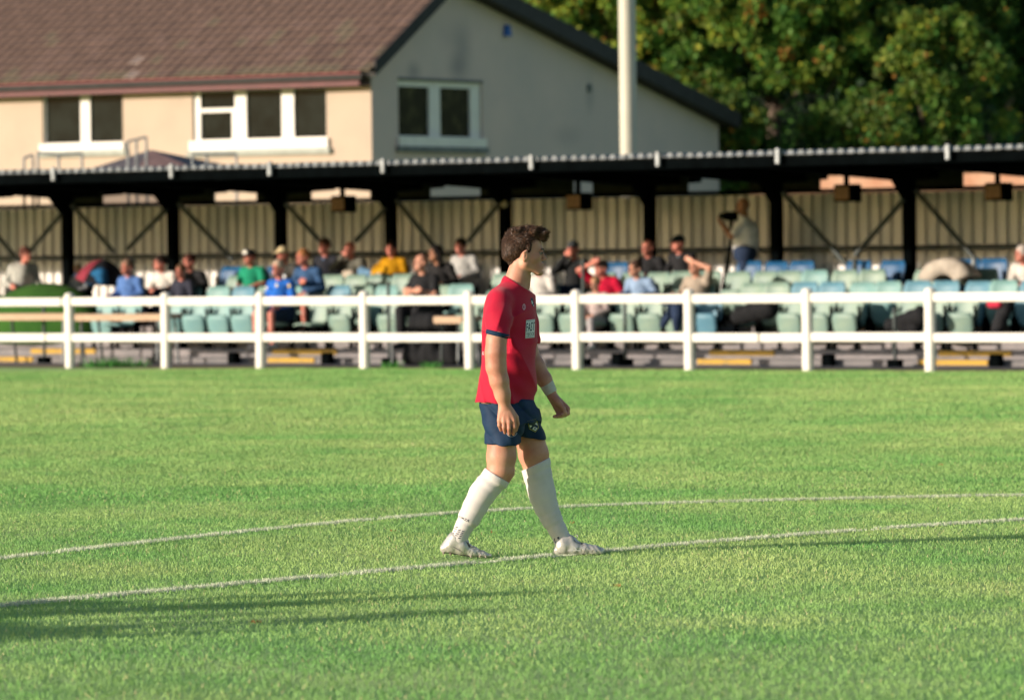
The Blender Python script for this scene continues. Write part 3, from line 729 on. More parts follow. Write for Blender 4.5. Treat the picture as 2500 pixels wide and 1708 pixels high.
def spectator(hx, hy, row, label, **kw):
    """seat a spectator so that the head comes where the photograph shows it"""
    v = ROWV[row]+0.02; ln = kw.get('lean', (0, 0)); u, z = uz(hx*K, hy*K, v-0.04)
    s = (z-ROWZ[row]-0.0)/1.235
    if kw.get('child'): kw.pop('child'); s = max(.68, min(.9, s))
    else: s = max(.99, min(1.10, s)); kw.setdefault('lean', (random.uniform(-.05, .05), random.uniform(-.10, -.01))); kw.setdefault('turn', random.uniform(-.45, .25)); ln = kw['lean']
    dz = (z-ROWZ[row])-1.235*s+abs(ln[1])*.35*s+abs(ln[0])*.15*s
    kw['slouch'] = min(.17, max(0, -dz)); u0 = u-ln[0]*s*1.15
    extra = kw.pop('rz', 0.0); p = W(u0, v-ln[1]*s*1.1, ROWZ[row]+min(0.10, max(0, dz)))
    TAKEN[row].append(u0)
    return person(p, depth_rot(extra), s, label, **kw)
spectator(38, 574, 2, 'person in a puffy light grey jacket at the left edge of the stand', top=(0.42, 0.43, 0.40), legs=BLACK, skin=1, hair=(0.10, 0.04, 0.03), girth=1.35, arms=('rest', 'rest'), rz=.9, turn=.5)
spectator(175, 610, 3, 'blond person half hidden behind the dark umbrella', top=(0.30, 0.32, 0.34), skin=0, hair=(0.30, 0.22, 0.12), child=True)
spectator(289, 603, 1, 'older man with pink face in a blue and white tracksuit jacket', top=(0.08, 0.17, 0.42), inner=WHITE, legs=BLACK, skin=1, hair=(0.22, 0.14, 0.10), arms=('rest', 'lap'), girth=1.15)
spectator(365, 608, 2, 'red faced person in a white jacket with dark hair', top=WHITE, legs=NAVY, skin=1, hair=(0.02, 0.012, 0.01), arms=('lap', 'lap'), turn=-.5)
spectator(409, 614, 1, 'boy in a dark top looking down beside an empty light blue seat', top=(0.03, 0.032, 0.05), legs=BLACK, skin=1, hair=(0.12, 0.07, 0.04), child=True, arms=('lap', 'lap'))
spectator(430, 605, 2, 'person with dark red-brown hair behind the boy in a dark top', top=BLACK, legs=BLACK, skin=1, hair=(0.06, 0.02, 0.015), arms=('rest', 'rest'))
spectator(567, 582, 2, 'man in a green football shirt and dark cap with white front', top=(0.012, 0.23, 0.13), sleeve='short', legs=(0.38, 0.38, 0.30), skin=1, cap=BLACK, badge=(0.75, 0.75, 0.7), arms=('lap', 'lap'), girth=1.1, lean=(0, -.02), turn=-.15)
t = spectator(631, 607, 0, 'grey haired man in a royal blue football shirt and shorts', top=(0.02, 0.13, 0.52), sleeve='short', legs=NAVY, shorts=True, skin=1, hair=(0.45, 0.36, 0.28), shoe=WHITE, arms=('rest', 'rest'), girth=1.12, lean=(0, 0), turn=0.0)
for p, c in (((-.115, -.185, .93), (0.6, 0.6, 0.62)), ((.09, -.19, .97), (0.6, 0.58, 0.45)), ((.25, -.085, .96), (0.65, 0.48, 0.10)), ((.17, -.10, 1.10), (0.7, 0.72, 0.75))):
    MB().sphere(p, (.028, .012, .032)).build('shirt_patch', cloth(c), t)
spectator(643, 574, 2, 'person in a cream cap and dark jacket behind the royal blue shirt', top=(0.06, 0.06, 0.055), legs=BLACK, skin=1, cap=(0.62, 0.52, 0.32), arms=('lap', 'lap'))
t = spectator(690, 580, 1, 'ginger haired young man in a blue sweatshirt leaning forward', top=(0.035, 0.085, 0.19), legs=(0.42, 0.45, 0.45), shorts=True, skin=1, hair=(0.30, 0.13, 0.05), arms=('folded', 'lap'), lean=(-.02, -.12), turn=-.3)
spectator(736, 556, 3, 'dark haired man in a black jacket and blue shirt in the back row', top=(0.02, 0.022, 0.03), inner=(0.08, 0.16, 0.30), legs=NAVY, skin=1, hair=(0.08, 0.04, 0.03), arms=('lap', 'lap'))
spectator(794, 563, 3, 'man in an olive grey jacket holding a hand to his face', top=(0.12, 0.12, 0.10), legs=BLACK, skin=1, hair=(0.20, 0.10, 0.08), arms=('mouth', 'lap'), bald=True)
spectator(888, 562, 3, 'man in a mustard yellow sweater with crossed legs in jeans', top=(0.40, 0.20, 0.004), legs=(0.10, 0.20, 0.32), skin=1, hair=(0.03, 0.02, 0.015), arms=('knee', 'lap'), cross=True, shoe=(0.55, 0.50, 0.42), girth=1.15)
spectator(956, 594, 0, 'bald man with folded arms in a black short sleeved shirt', top=BLACK, sleeve='short', legs=BLACK, skin=0, bald=True, arms=('folded', 'folded'), girth=1.2)
spectator(990, 572, 2, 'person with long black hair and black jacket behind the bald man', top=(0.02, 0.02, 0.022), legs=BLACK, skin=2, hair=(0.012, 0.01, 0.01), long_hair=True, arms=('rest', 'rest'))
spectator(1046, 556, 3, 'man in a pale grey sweater left of the player', top=(0.36, 0.37, 0.37), legs=(0.4, 0.4, 0.4), skin=1, hair=(0.03, 0.02, 0.015), arms=('lap', 'lap'), girth=1.1)
spectator(1222, 600, 1, 'white haired person in a pale top partly hidden by the player', top=(0.50, 0.49, 0.47), legs=(0.25, 0.3, 0.35), skin=1, hair=(0.50, 0.46, 0.44), arms=('lap', 'lap'))
spectator(1300, 562, 2, 'person in a grey cap and black jacket with a hand over the face', top=(0.018, 0.02, 0.022), legs=NAVY, skin=1, cap=(0.05, 0.055, 0.06), arms=('mouth', 'knee'), lean=(.05, -.05))
t = spectator(1366, 606, 1, 'man in a crimson shirt shading his eyes with a raised forearm', top=(0.42, 0.006, 0.035), sleeve='short', legs=BLACK, skin=1, hair=(0.10, 0.07, 0.06), arms=('brow', 'rest'), girth=1.15)
spectator(1350, 642, 0, 'small blond child in a pale top before the crimson shirted man', top=(0.40, 0.33, 0.32), legs=(0.35, 0.33, 0.34), skin=0, hair=(0.32, 0.19, 0.10), arms=('lap', 'lap'), child=True, shoe=WHITE)
spectator(1443, 608, 1, 'boy in an open light blue shirt over a white T-shirt', top=(0.22, 0.32, 0.48), inner=(0.5, 0.58, 0.68), legs=(0.3, 0.34, 0.32), skin=0, hair=(0.07, 0.04, 0.03), arms=('rest', 'rest'))
spectator(1470, 568, 3, 'red faced man in a black coat left of the man in a dark cap', top=BLACK, inner=(0.3, 0.3, 0.3), legs=BLACK, skin=1, hair=(0.20, 0.06, 0.04), bald=True, arms=('lap', 'lap'))
spectator(1540, 550, 3, 'man in a dark cap, black jacket and pale blue shirt', top=BLACK, inner=(0.30, 0.40, 0.48), legs=NAVY, skin=1, cap=(0.015, 0.025, 0.03), arms=('lap', 'lap'), turn=-.4)
spectator(1578, 602, 1, 'man in a taupe T-shirt shading his eyes with a bent arm', top=(0.33, 0.28, 0.23), sleeve='short', legs=BLACK, skin=0, hair=(0.10, 0.06, 0.05), arms=('rest', 'brow'), bald=True)
spectator(2000, 628, 3, 'person in a dark blue coat slumped low behind the green seats', top=(0.015, 0.08, 0.20), legs=NAVY, skin=1, hair=(0.02, 0.06, 0.12), arms=('rest', 'knee'), child=True, lean=(-.05, -.25), hood=True)
spectator(2322, 612, 2, 'person in a white top at the right edge of the stand', top=(0.55, 0.53, 0.50), legs=(0.3, 0.3, 0.32), skin=1, hair=(0.50, 0.45, 0.42), arms=('lap', 'lap'), turn=-.5)
# standing cameraman and his tripod
u, z = uz(1690*K, 466*K, 6.6); p = W(u, 6.6, 0.66)
person(p, depth_rot(-1.05), (z-0.66)/1.68, 'man in a white polo shirt standing and filming at the back of the stand', top=(0.86, 0.86, 0.86), sleeve='short', legs=NAVY, skin=2, hair=(0.25, 0.13, 0.1), bald=True, pose='stand', arms=('camera', 'camera'), girth=1.3)
u2, z2 = uz(1659*K, 490*K, 6.45)
t = uvobj('camera_tripod', 'black video camera on a tripod in front of the standing cameraman', 'tripod'); t.matrix_world = MUV @ Matrix.Translation((u2, 6.45, 0.662))
h = z2-0.66; MB().bevbox(-0.12, 0.10, -0.06, 0.06, h-0.07, h+0.06, 0.02).build('video_camera', m_black, t)
MB().tube((-0.12, 0, h), (-0.19, 0, h), 0.035, 0.045).build('lens', m_black, t)
MB().tube((0, 0, h-0.5), (0, 0, h-0.07), 0.03).build('centre_column', m_black, t)
for a in (0.4, 2.5, 4.6): MB().tube((0, 0, h-0.3), (0.33*math.cos(a), 0.33*math.sin(a), 0.0), 0.022, 0.016).build('leg', m_black, t)
# three unseen players known by their shadows, four broader ones added to fill the shade
for i, (tx, ty, lab, tp) in enumerate(((885, 1447, 'standing player in a red shirt, farthest of three outside the left edge', (0.4, 0.01, 0.04)), (1290, 1447, 'standing player in a navy top, middle of three outside the left edge', NAVY), (1160, 1492, 'standing player in a white bib, nearest of three outside the left edge', WHITE), (760, 1476, 'added shadow-casting player in a grey training top behind the three outside the left edge', (.3, .3, .3)), (900, 1512, 'added shadow-casting player in a black tracksuit top between the others outside the left edge', BLACK), (660, 1498, 'added shadow-casting player in a yellow bib outside the left edge', (.6, .5, .05)), (560, 1540, 'added shadow-casting player in a green bib nearest the camera outside the left edge', (.05, .4, .1)))):
    g = ground(tx, ty); Ls = 1.76/math.tan(SUN_EL); p = Vector((g.x-Ls*math.cos(SUN_AZ), g.y-Ls*math.sin(SUN_AZ), 0))
    person(p, -0.6+i*0.5, 1.0, lab, top=tp, sleeve='short', legs=NAVY, shorts=True, pose='stand', arms=('hang', 'hang') if i < 3 else ('rest', 'rest'), shoe=BLACK, girth=1.0 if i < 3 else 1.35)

# ---- fill the rows with seats
us = {}
rs = random.Random(3)
AISLE = [(1585, 1700), (2180, 2262), (690, 745), (-40, 60)]
blocked0 = [(uz(a*K, 745*K, ROWV[0])[0], uz(b*K, 745*K, ROWV[0])[0]) for a, b in ((1655, 1745), (-400, 215), (885, 1040), (2240, 2290))]
blocked = {0: blocked0, 1: [(uz(-400*K, 690*K, ROWV[1])[0], uz(225*K, 690*K, ROWV[1])[0])], 2: [(uz(-400*K, 690*K, ROWV[2])[0], uz(20*K, 690*K, ROWV[2])[0])], 3: []}
SEATS = []
for row in range(4):
    u = -10.6+0.1*row
    for tu in TAKEN[row]: SEATS.append((tu, row, True))
    while u < 9.8:
        if all(abs(u-t) > 0.42 for t in TAKEN[row]) and not any(a < u < b for a, b in blocked[row]) and not (row == 3 and rs.random() < 0.18):
            if rs.random() > .07: SEATS.append((u+rs.uniform(-.025, .025), row, rs.random() < .08))
        u += 0.475
def px_of(u, row):
    p = W(u, ROWV[row], ROWZ[row]+.6)-CO; q = R3.transposed() @ p; return 1250+q.x/(-q.z)*FPX
POSTN = ['the left frame edge', 'the first fence post', 'the second fence post', 'the third fence post', 'the fourth fence post', 'the fifth fence post', 'the sixth fence post', 'the seventh fence post', 'the eighth fence post', 'the ninth fence post']
cnt = {}
SEATS.sort(key=lambda q: (q[1], q[0]))
for (u, row, down) in SEATS:
    x = px_of(u, row)/K
    if row == 3: c = 'dark blue'
    elif row == 2: c = rs.choice(['sage green', 'sage green', 'light blue', 'aqua']) if x > 1800 or x < 620 else 'sage green'
    elif row == 1: c = rs.choice(['sage green', 'aqua', 'light blue']) if (x < 760 or x > 1780) else rs.choice(['sage green', 'sage green', 'aqua'])
    else: c = 'light blue' if (1595 < x < 1660 or 2190 < x < 2235) else ('aqua' if x < 600 and rs.random() < .5 else 'sage green')
    bay = sum(1 for (q, _) in posts_px[1:] if x > q)
    key = (row, bay); cnt[key] = cnt.get(key, 0)+1
    where = 'right of '+POSTN[min(bay, 9)]
    lab = '%s %s seat, %s one %s' % (c, ROWN[row], ORD[min(cnt[key]-1, 11)], where)
    if x < -60 or x > 2390: lab = '%s %s seat beyond the %s edge, number %s' % (c, ROWN[row], 'left' if x < 0 else 'right', ORD[min(cnt[key]-1, 11)])
    seat(u, row, c, down, lab, rs.uniform(-.10, .10))

# ================================================================ props near the fence
m_tan = mat('table_wood', (0.50, 0.36, 0.24), 0.7, scale=5, col2=(0.42, 0.29, 0.19), stretch=(1, 8, 8), bump=0.2)
def table(x0, x1, y, v, lab, w=0.5, legs=4):
    a, z = uz(x0*K, y*K, v); b, _ = uz(x1*K, y*K, v)
    t = uvobj('bench_table', lab, 'table', 'narrow tables behind the fence'); t.matrix_world = MUV @ Matrix.Translation((a, v, 0.0))
    L = b-a; gz = 0.01
    for k in range(3): MB().bevbox(0, L, k*w/3+0.005, (k+1)*w/3-0.005, z-0.07, z, 0.008).build('table_plank', m_tan, t)
    MB().box(0.02, L-0.02, -0.004, 0.004, z-0.10, z-0.01).build('table_edge', m_tan, t)
    n = max(2, int(L/1.3)+1)
    for k in range(n):
        x = 0.12+(L-0.24)*k/(n-1)
        for sy in (0.06, w-0.06): MB().tube((x, sy+(0.1 if sy > .2 else -.02), gz), (x, sy, z-0.07), 0.022).build('leg', m_galv if k % 2 else m_dgrey, t)
    return t
table(-30, 152, 712, 1.75, 'long pale wooden table behind the fence at the left edge')
table(166, 366, 713, 1.75, 'pale wooden table between the first and second fence posts')
table(982, 1050, 718, 1.7, 'short pale wooden table end left of the player')
# stanchions
for x, y0, lab in ((99, 690, 'thin dark post rising behind the fence near the left edge'), (881, 640, 'thin grey post left of the bald man'), (1323, 590, 'dark grey post left of the crimson shirted man'), (1418, 690, 'slim dark post under the boy in light blue'), (2030, 700, 'slim dark post right of the eighth fence post')):
    v = 2.1; u, z = uz(x*K, y0*K, v); g = uvobj('handrail_post', lab, 'post', 'thin steel posts in front of the terrace'); g.matrix_world = MUV @ Matrix.Translation((u, v, 0.006))
    MB().tube((0, 0, 0), (0, 0, z), 0.026).build('pole', m_dgrey, g); MB().box(-0.09, 0.09, -0.07, 0.07, 0, 0.10).build('foot_block', m_black, g)
for x, lab in ((744, 'black rubber foot block on the step by the fourth fence post'), (362, 'black foot block behind the second fence post'), (532, 'black foot block before the steps under the blue shirted man'), (1404, 'black foot block under the boy in light blue'), (1881, 'black foot block on the step below the bare green seats'), (2262, 'black foot block by the rightmost yellow step')):
    u, z = uz(x*K, 818*K, 2.35); g = MB().bevbox(-0.085, 0.085, -0.08, 0.06, 0, 0.17, 0.02).build('foot_block', m_black); g.matrix_world = MUV @ Matrix.Translation((u, 2.35, 0.006)); tag(g, lab, 'block', 'black foot blocks on the terrace')
# black bin-like case draped with cloth
u, z = uz(975*K, 700*K, 2.0)
t = uvobj('draped_case', 'large black cloth draped case left of the player', 'case'); t.matrix_world = MUV @ Matrix.Translation((u, 1.95, 0.006))
sdf = [('u', Cap((-.40, .1, .10), (.42, .1, .10), .12, .12), .05), ('u', Cap((-.26, .1, .62), (.32, .1, .60), .13, .12), .12), ('u', Cap((-.34, .1, .2), (-.24, .1, .6), .14, .12), .1), ('u', Cap((.36, .1, .2), (.32, .1, .6), .14, .12), .1), ('u', Cap((0, .1, .2), (0, .1, .6), .15, .13), .1), ('i', Half((0, 0, .0), (0, 0, -1)))]
sdf_obj('cloth_cover', sdf, .015, cloth((0.012, 0.013, 0.015)), t, post=lambda P: .006*np.sin(P[0]*40+P[2]*5))
mb = MB(); mb.path([(-.62, -.05, .02), (-.62, -.05, .34), (-.10, -.05, .34)], .014); mb.build('frame_tube', m_galv, t)
# green mound (artificial turf bank) at left
u0, z0 = uz(225*K, 700*K, 4.3)
V, F = sdf_eval([('u', Ell((u0-1.2, 4.4, 0.5), (1.15, .6, .70)), .2), ('u', Ell((u0-3.1, 4.5, 0.5), (1.5, .6, .60)), .2), ('i', Half((0, 0, .25), (0, 0, -1)))], .06, pad=.1)
o = mesh_obj('turf_bank', np_mesh('turf_bank', V, F, True), mat('turf_bank_green', (0.016, 0.075, 0.006), 0.95, scale=2, col2=(0.030, 0.105, 0.010), bump=0.8, bscale=30)); o.matrix_world = MUV
tag(o, 'rounded green artificial turf bank behind the fence at left', 'turf bank')
# open umbrella, tilted
u, z = uz(232*K, 612*K, 5.0)
t = uvobj('umbrella', 'open dark umbrella with a maroon panel lying tilted among the seats', 'umbrella'); t.matrix_world = MUV @ Matrix.Translation((u, 5.0, z-.02)) @ Matrix.Rotation(.22, 4, 'Y') @ Matrix.Rotation(.05, 4, 'X') @ Matrix.Diagonal((.8, .8, 1.0, 1))
for k in range(8):
    V = []; F = []; n = 6
    for i in range(n+1):
        a = .02+(1.05-.02)*i/n
        for j in range(5):
            b = 2*math.pi*(k+j/4)/8; rr = .52*math.sin(a)*(1-.06*math.sin(math.pi*j/4)*i/n)/math.sin(1.05); V.append((rr*math.cos(b), rr*math.sin(b), .34*(math.cos(a)-math.cos(1.05))/(1-math.cos(1.05))-.16))
    for i in range(n):
        for j in range(4): F.append((i*5+j, (i+1)*5+j, (i+1)*5+j+1, i*5+j+1))
    mb = MB(); mb.add(V, F, True); mb.build('canopy_panel', cloth((0.22, 0.03, 0.05)) if k in (4, 5) else cloth((0.012, 0.014, 0.02)), t)
MB().tube((0, 0, -.55), (0, 0, .22), .008).build('shaft', m_dgrey, t)
u, z = uz(212*K, 625*K, 4.75)
o = sdf_obj('blue_bag', [('u', Cap((-.13, 0, 0), (.20, 0, .03), .07, .09), .05), ('u', Cap((-.12, 0, -.08), (.2, 0, -.08), .07, .08), .05)], .015, cloth((0.012, 0.09, 0.21)), None, post=lambda P: .008*np.sin(P[0]*25+P[2]*10)); o.matrix_world = MUV @ Matrix.Translation((u, 4.75, z)); tag(o, 'blue bag under the dark umbrella', 'bag')
# cream arched hood (a bent umbrella or pram hood)
u, z = uz(2157*K, 617*K, 5.0)
t = uvobj('pram_hood', 'cream arched pram hood behind the green seats at right', 'pram'); t.matrix_world = MUV @ Matrix.Translation((u, 5.0, z-.16))
V = []; F = []; n = 16
for k, yy in enumerate((-.2, -.06, .12, .25)):
    for i in range(n+1):
        a = math.pi*(.06+.84*i/n); rr = (.42, .43, .42, .38)[k]; V.append((-rr*math.cos(a)*1.02, yy, rr*.82*math.sin(a)*(1, 1.03, 1, .95)[k]))
m_ = len(V)
for k, yy in enumerate((-.2, -.06, .12, .25)):
    for i in range(n+1):
        a = math.pi*(.06+.84*i/n); rr = (.42, .43, .42, .38)[k]-.25; V.append((-rr*math.cos(a)*1.02, yy, rr*.75*math.sin(a)*(1, 1.03, 1, .95)[k]))
for k in range(3):
    for i in range(n):
        a = k*(n+1)+i; F.append((a, a+1, a+n+2, a+n+1)); F.append((a+m_, a+m_+n+1, a+m_+n+2, a+m_+1))
for i in range(n): F.append((i+1, i, i+m_, i+m_+1)); b = 3*(n+1)+i; F.append((b, b+1, b+m_+1, b+m_))
for k in range(3):
    a = k*(n+1); F.append((a, a+n+1, a+n+1+m_, a+m_)); a += n; F.append((a+n+1, a, a+m_, a+n+1+m_))
mb = MB(); mb.add(V, F, True); mb.prism([(-.36*math.cos(math.pi*(.06+.84*i/12)), .30*math.sin(math.pi*(.06+.84*i/12))) for i in range(13)], 'y', .10, .12); mb.build('hood_shell', cloth((0.40, 0.36, 0.31)), t)
MB().bevbox(-.26, .26, -.12, .22, -.42, -.02, .04).build('pram_body', cloth((0.02, 0.02, 0.025)), t)
# small draped things on seats
def lump(name, x, y, v, prims, c, lab, cat):
    u, z = uz(x*K, y*K, v); o = sdf_obj(name, [('u', Cap(a, b, r1, r2), .03) for a, b, r1, r2 in prims], .014, cloth(c), None, post=lambda P: .006*np.sin(P[0]*31+P[2]*19)); o.matrix_world = MUV @ Matrix.Translation((u, v, z)); tag(o, lab, cat); return o
lump('draped_jacket', 1532, 715, 3.32, [((-.2, 0, .18), (.18, 0, .20), .05, .05), ((-.22, 0, -.14), (.0, 0, .12), .05, .08), ((.02, 0, -.20), (.05, 0, .1), .05, .1)], NAVY, 'navy jacket draped over a front row seat', 'jacket')
lump('cushion', 792, 632, 6.0, [((-.12, 0, -.08), (.12, 0, -.10), .08, .09), ((-.04, 0, .06), (.05, 0, .05), .08, .08)], (0.48, 0.42, 0.34), 'beige bag on the lap of the olive-jacketed man', 'bag')
lump('paper_bag', 1524, 680*1.0-8, 6.0, [((-.08, 0, -.02), (.08, 0, 0), .06, .06)], (0.62, 0.62, 0.60), 'small white bag before the man in a dark cap', 'bag')
lump('folded_coat', 858, 622, 5.85, [((-.05, 0, .02), (.14, 0, .08), .07, .05), ((-.05, 0, -.02), (-.02, 0, -.12), .07, .05)], (0.52, 0.27, 0.01), 'bright yellow sleeve bundle on the lap of the mustard sweater man', 'coat')
lump('dark_coat', 2278, 715, 3.5, [((.08, 0, .22), (-.06, 0, -.1), .10, .10), ((-.06, 0, -.1), (-.12, 0, -.24), .09, .08)], BLACK, 'black coat slumped over a seat at the far right', 'coat')
lump('red_bag', 2255, 690, 3.4, [((-.05, 0, 0), (.08, 0, 0), .05, .06)], (0.45, 0.03, 0.06), 'small red bag on the black coat at far right', 'bag')
lump('black_bag', 1712, 700, 3.7, [((-.25, 0, -.1), (.25, 0, 0), .13, .15)], (0.012, 0.012, 0.014), 'large black bag between front row seats under the cameraman', 'bag')
lump('black_rucksack', 2050, 718, 3.2, [((-.22, 0, -.12), (.28, 0, 0), .09, .14), ((.0, 0, -.15), (.2, 0, -.15), .1, .1)], (0.012, 0.012, 0.014), 'black rucksack right of the eighth fence post', 'bag')
# ================================================================ HOUSE
HA = math.radians(32)
HU = Vector((math.cos(HA), -math.sin(HA), 0)); HV = Vector((math.sin(HA), math.cos(HA), 0))
C0 = atY(907, 300, 100); C0.z = 0
MH = Matrix(((HU.x, HV.x, 0, C0.x), (HU.y, HV.y, 0, C0.y), (0, 0, 1, 0), (0, 0, 0, 1)))
def ff(px, py, y=0.0):
    d = ray(px, py); t = (C0.dot(HV)+y)/d.dot(HV); p = CO+d*t-C0; return p.dot(HU), p.z
def fg(px, py, x=0.0):
    d = ray(px, py); t = (C0.dot(HU)+x)/d.dot(HU); p = CO+d*t-C0; return p.dot(HV), p.z
m_har = mat('render_cream', (0.49, 0.39, 0.305), 0.9, scale=0.9, col2=(0.41, 0.335, 0.265), bump=0.25, bscale=14, thr=(0.45, 0.8))
# harled gable wall with soot-like stains of their own
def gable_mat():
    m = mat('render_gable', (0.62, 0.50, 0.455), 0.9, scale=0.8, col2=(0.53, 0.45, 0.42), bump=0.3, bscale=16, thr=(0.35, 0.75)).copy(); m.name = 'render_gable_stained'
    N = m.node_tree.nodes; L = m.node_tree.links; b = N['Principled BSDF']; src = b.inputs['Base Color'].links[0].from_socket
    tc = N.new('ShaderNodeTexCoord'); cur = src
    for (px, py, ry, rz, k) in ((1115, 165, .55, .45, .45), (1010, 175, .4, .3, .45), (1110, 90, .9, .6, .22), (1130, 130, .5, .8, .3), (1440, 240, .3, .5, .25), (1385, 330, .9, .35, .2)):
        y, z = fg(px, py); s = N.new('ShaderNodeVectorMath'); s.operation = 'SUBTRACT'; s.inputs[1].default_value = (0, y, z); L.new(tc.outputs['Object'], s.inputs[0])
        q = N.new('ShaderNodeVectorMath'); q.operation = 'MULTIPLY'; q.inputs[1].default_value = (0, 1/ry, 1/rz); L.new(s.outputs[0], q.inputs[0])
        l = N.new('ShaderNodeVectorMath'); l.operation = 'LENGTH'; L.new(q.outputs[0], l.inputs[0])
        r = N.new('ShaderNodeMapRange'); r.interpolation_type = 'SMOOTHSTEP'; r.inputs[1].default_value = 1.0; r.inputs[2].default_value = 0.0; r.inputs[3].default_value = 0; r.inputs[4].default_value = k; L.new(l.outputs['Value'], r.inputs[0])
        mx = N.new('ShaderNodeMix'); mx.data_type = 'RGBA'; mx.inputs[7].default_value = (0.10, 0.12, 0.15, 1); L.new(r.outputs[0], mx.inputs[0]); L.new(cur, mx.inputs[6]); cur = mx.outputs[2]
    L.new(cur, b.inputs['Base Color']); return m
m_gab = gable_mat()
m_frame = mat('window_white', (0.74, 0.72, 0.68), 0.5, scale=3, var=0.05)
m_sill = mat('stone_sill', (0.16, 0.17, 0.17), 0.9, scale=6, var=0.2)
m_lint = mat('lintel_band', (0.36, 0.38, 0.34), 0.9, scale=6, var=0.1)
m_glass = mat('window_glass', (0.010, 0.014, 0.013), 0.12, scale=2, var=0.4, spec=0.03)
m_barge = mat('barge_board', (0.020, 0.020, 0.020), 0.7, scale=5, var=0.3)
m_maroon = mat('maroon_board', (0.11, 0.028, 0.030), 0.6, scale=5, var=0.15)
def hobj(name, label=None, cat=None):
    o = bpy.data.objects.new(name, None); COL.objects.link(o); o.matrix_world = MH; return tag(o, label, cat)
house = hobj('house', 'cream rendered house with brown tiled roof and grey shaded gable', 'house')
# gable geometry from the verge lines
OV = 0.32
a1, b1 = fg(911, 188, OV), fg(1087, 0, OV); a2, b2 = fg(1158, 0, 0), fg(1752, 303, 0)
sl = (b1[1]-a1[1])/(b1[0]-a1[0]); sr = (b2[1]-a2[1])/(b2[0]-a2[0])
yp = (a2[1]-sr*a2[0]-a1[1]+sl*a1[0])/(sl-sr); zp = a1[1]+sl*(yp-a1[0]); YE = fg(1754, 300)[0]
def under(y): return a1[1]+sl*(y-a1[0]) if y < yp else zp+sr*(y-yp)
def wall_front(x0, x1, z0, z1, openings, y0=0.0, th=0.3):
    xs = sorted({x0, x1, *[o[0] for o in openings], *[o[1] for o in openings]})
    mb = MB()
    for i in range(len(xs)-1):
        xa, xb = xs[i], xs[i+1]; op = [o for o in openings if o[0] <= xa+1e-6 and o[1] >= xb-1e-6]
        if op: mb.box(xa, xb, y0, y0+th, z0, op[0][2]); mb.box(xa, xb, y0, y0+th, op[0][3], z1)
        else: mb.box(xa, xb, y0, y0+th, z0, z1)
    return mb
ZT = under(0.0)-0.02
w1 = (*[ff(x, 290)[0] for x in (104, 300)], ff(200, 365)[1], ff(200, 222)[1])
w2 = (*[ff(x, 290)[0] for x in (470, 798)], ff(634, 362)[1], ff(634, 210)[1])
wall_front(-16, 0, 0, ZT, [w1, w2]).build('front_wall', m_har, house)
# gable wall with one opening
g0, g1 = fg(972, 280)[0], fg(1178, 280)[0]; gz0, gz1 = fg(1075, 356)[1], fg(1075, 200)[1]
mb = MB()
def strip(ya, yb, z0, z1=None):
    mb.prism([(ya, z0), (yb, z0), (yb, under(yb)-.01 if z1 is None else z1), (ya, under(ya)-.01 if z1 is None else z1)], 'x', -0.3, 0.002)
ks = sorted([0.302, g0, g1, yp, YE])
for ka, kb in zip(ks[:-1], ks[1:]):
    if kb <= 0.302: continue
    if g0-1e-6 <= ka and kb <= g1+1e-6: strip(ka, kb, 0, gz0); strip2 = (ka, kb, gz1)
    else: strip2 = (ka, kb, 0)
    ya, yb, z0 = strip2; ua = zp+sr*(ya-yp) if (ya+yb)/2 > yp else under(ya); ub = under(yb) if (ya+yb)/2 > yp else a1[1]+sl*(yb-a1[0])
    mb.prism([(ya, z0), (yb, z0), (yb, ub-.01), (ya, ua-.01)], 'x', -0.3, 0.002)
mb.build('gable_wall', m_gab, house)
MB().box(-0.302, 0.0, 0.0, 0.30, 0, 0.02).build('corner_base', m_sill, house)
MB().box(-0.04, 0.0025, 0.002, 0.31, 0.02, under(0.0)-.03).build('corner_return', m_gab, house)
MB().box(-16, -0.3, 0.3, YE, 0.0, 0.05).build('floor_slab', m_sill, house)
MB().box(-16, -0.3, YE-.3, YE-.002, 0.05, under(YE)-.02).build('rear_wall', m_gab, house)
MB().box(-15.9, -0.31, 3.0, 3.1, 0.05, zp-1.2).build('inner_partition', mat('inner_dark', (0.05, 0.05, 0.05), 0.9), house)
m_glass_g = mat('glass_tree_reflection', (0.010, 0.016, 0.010), 0.12, scale=2.2, col2=(0.060, 0.062, 0.030), spec=0.03, thr=(.45, .7))  # green mottling in the colour imitates trees reflected in the panes
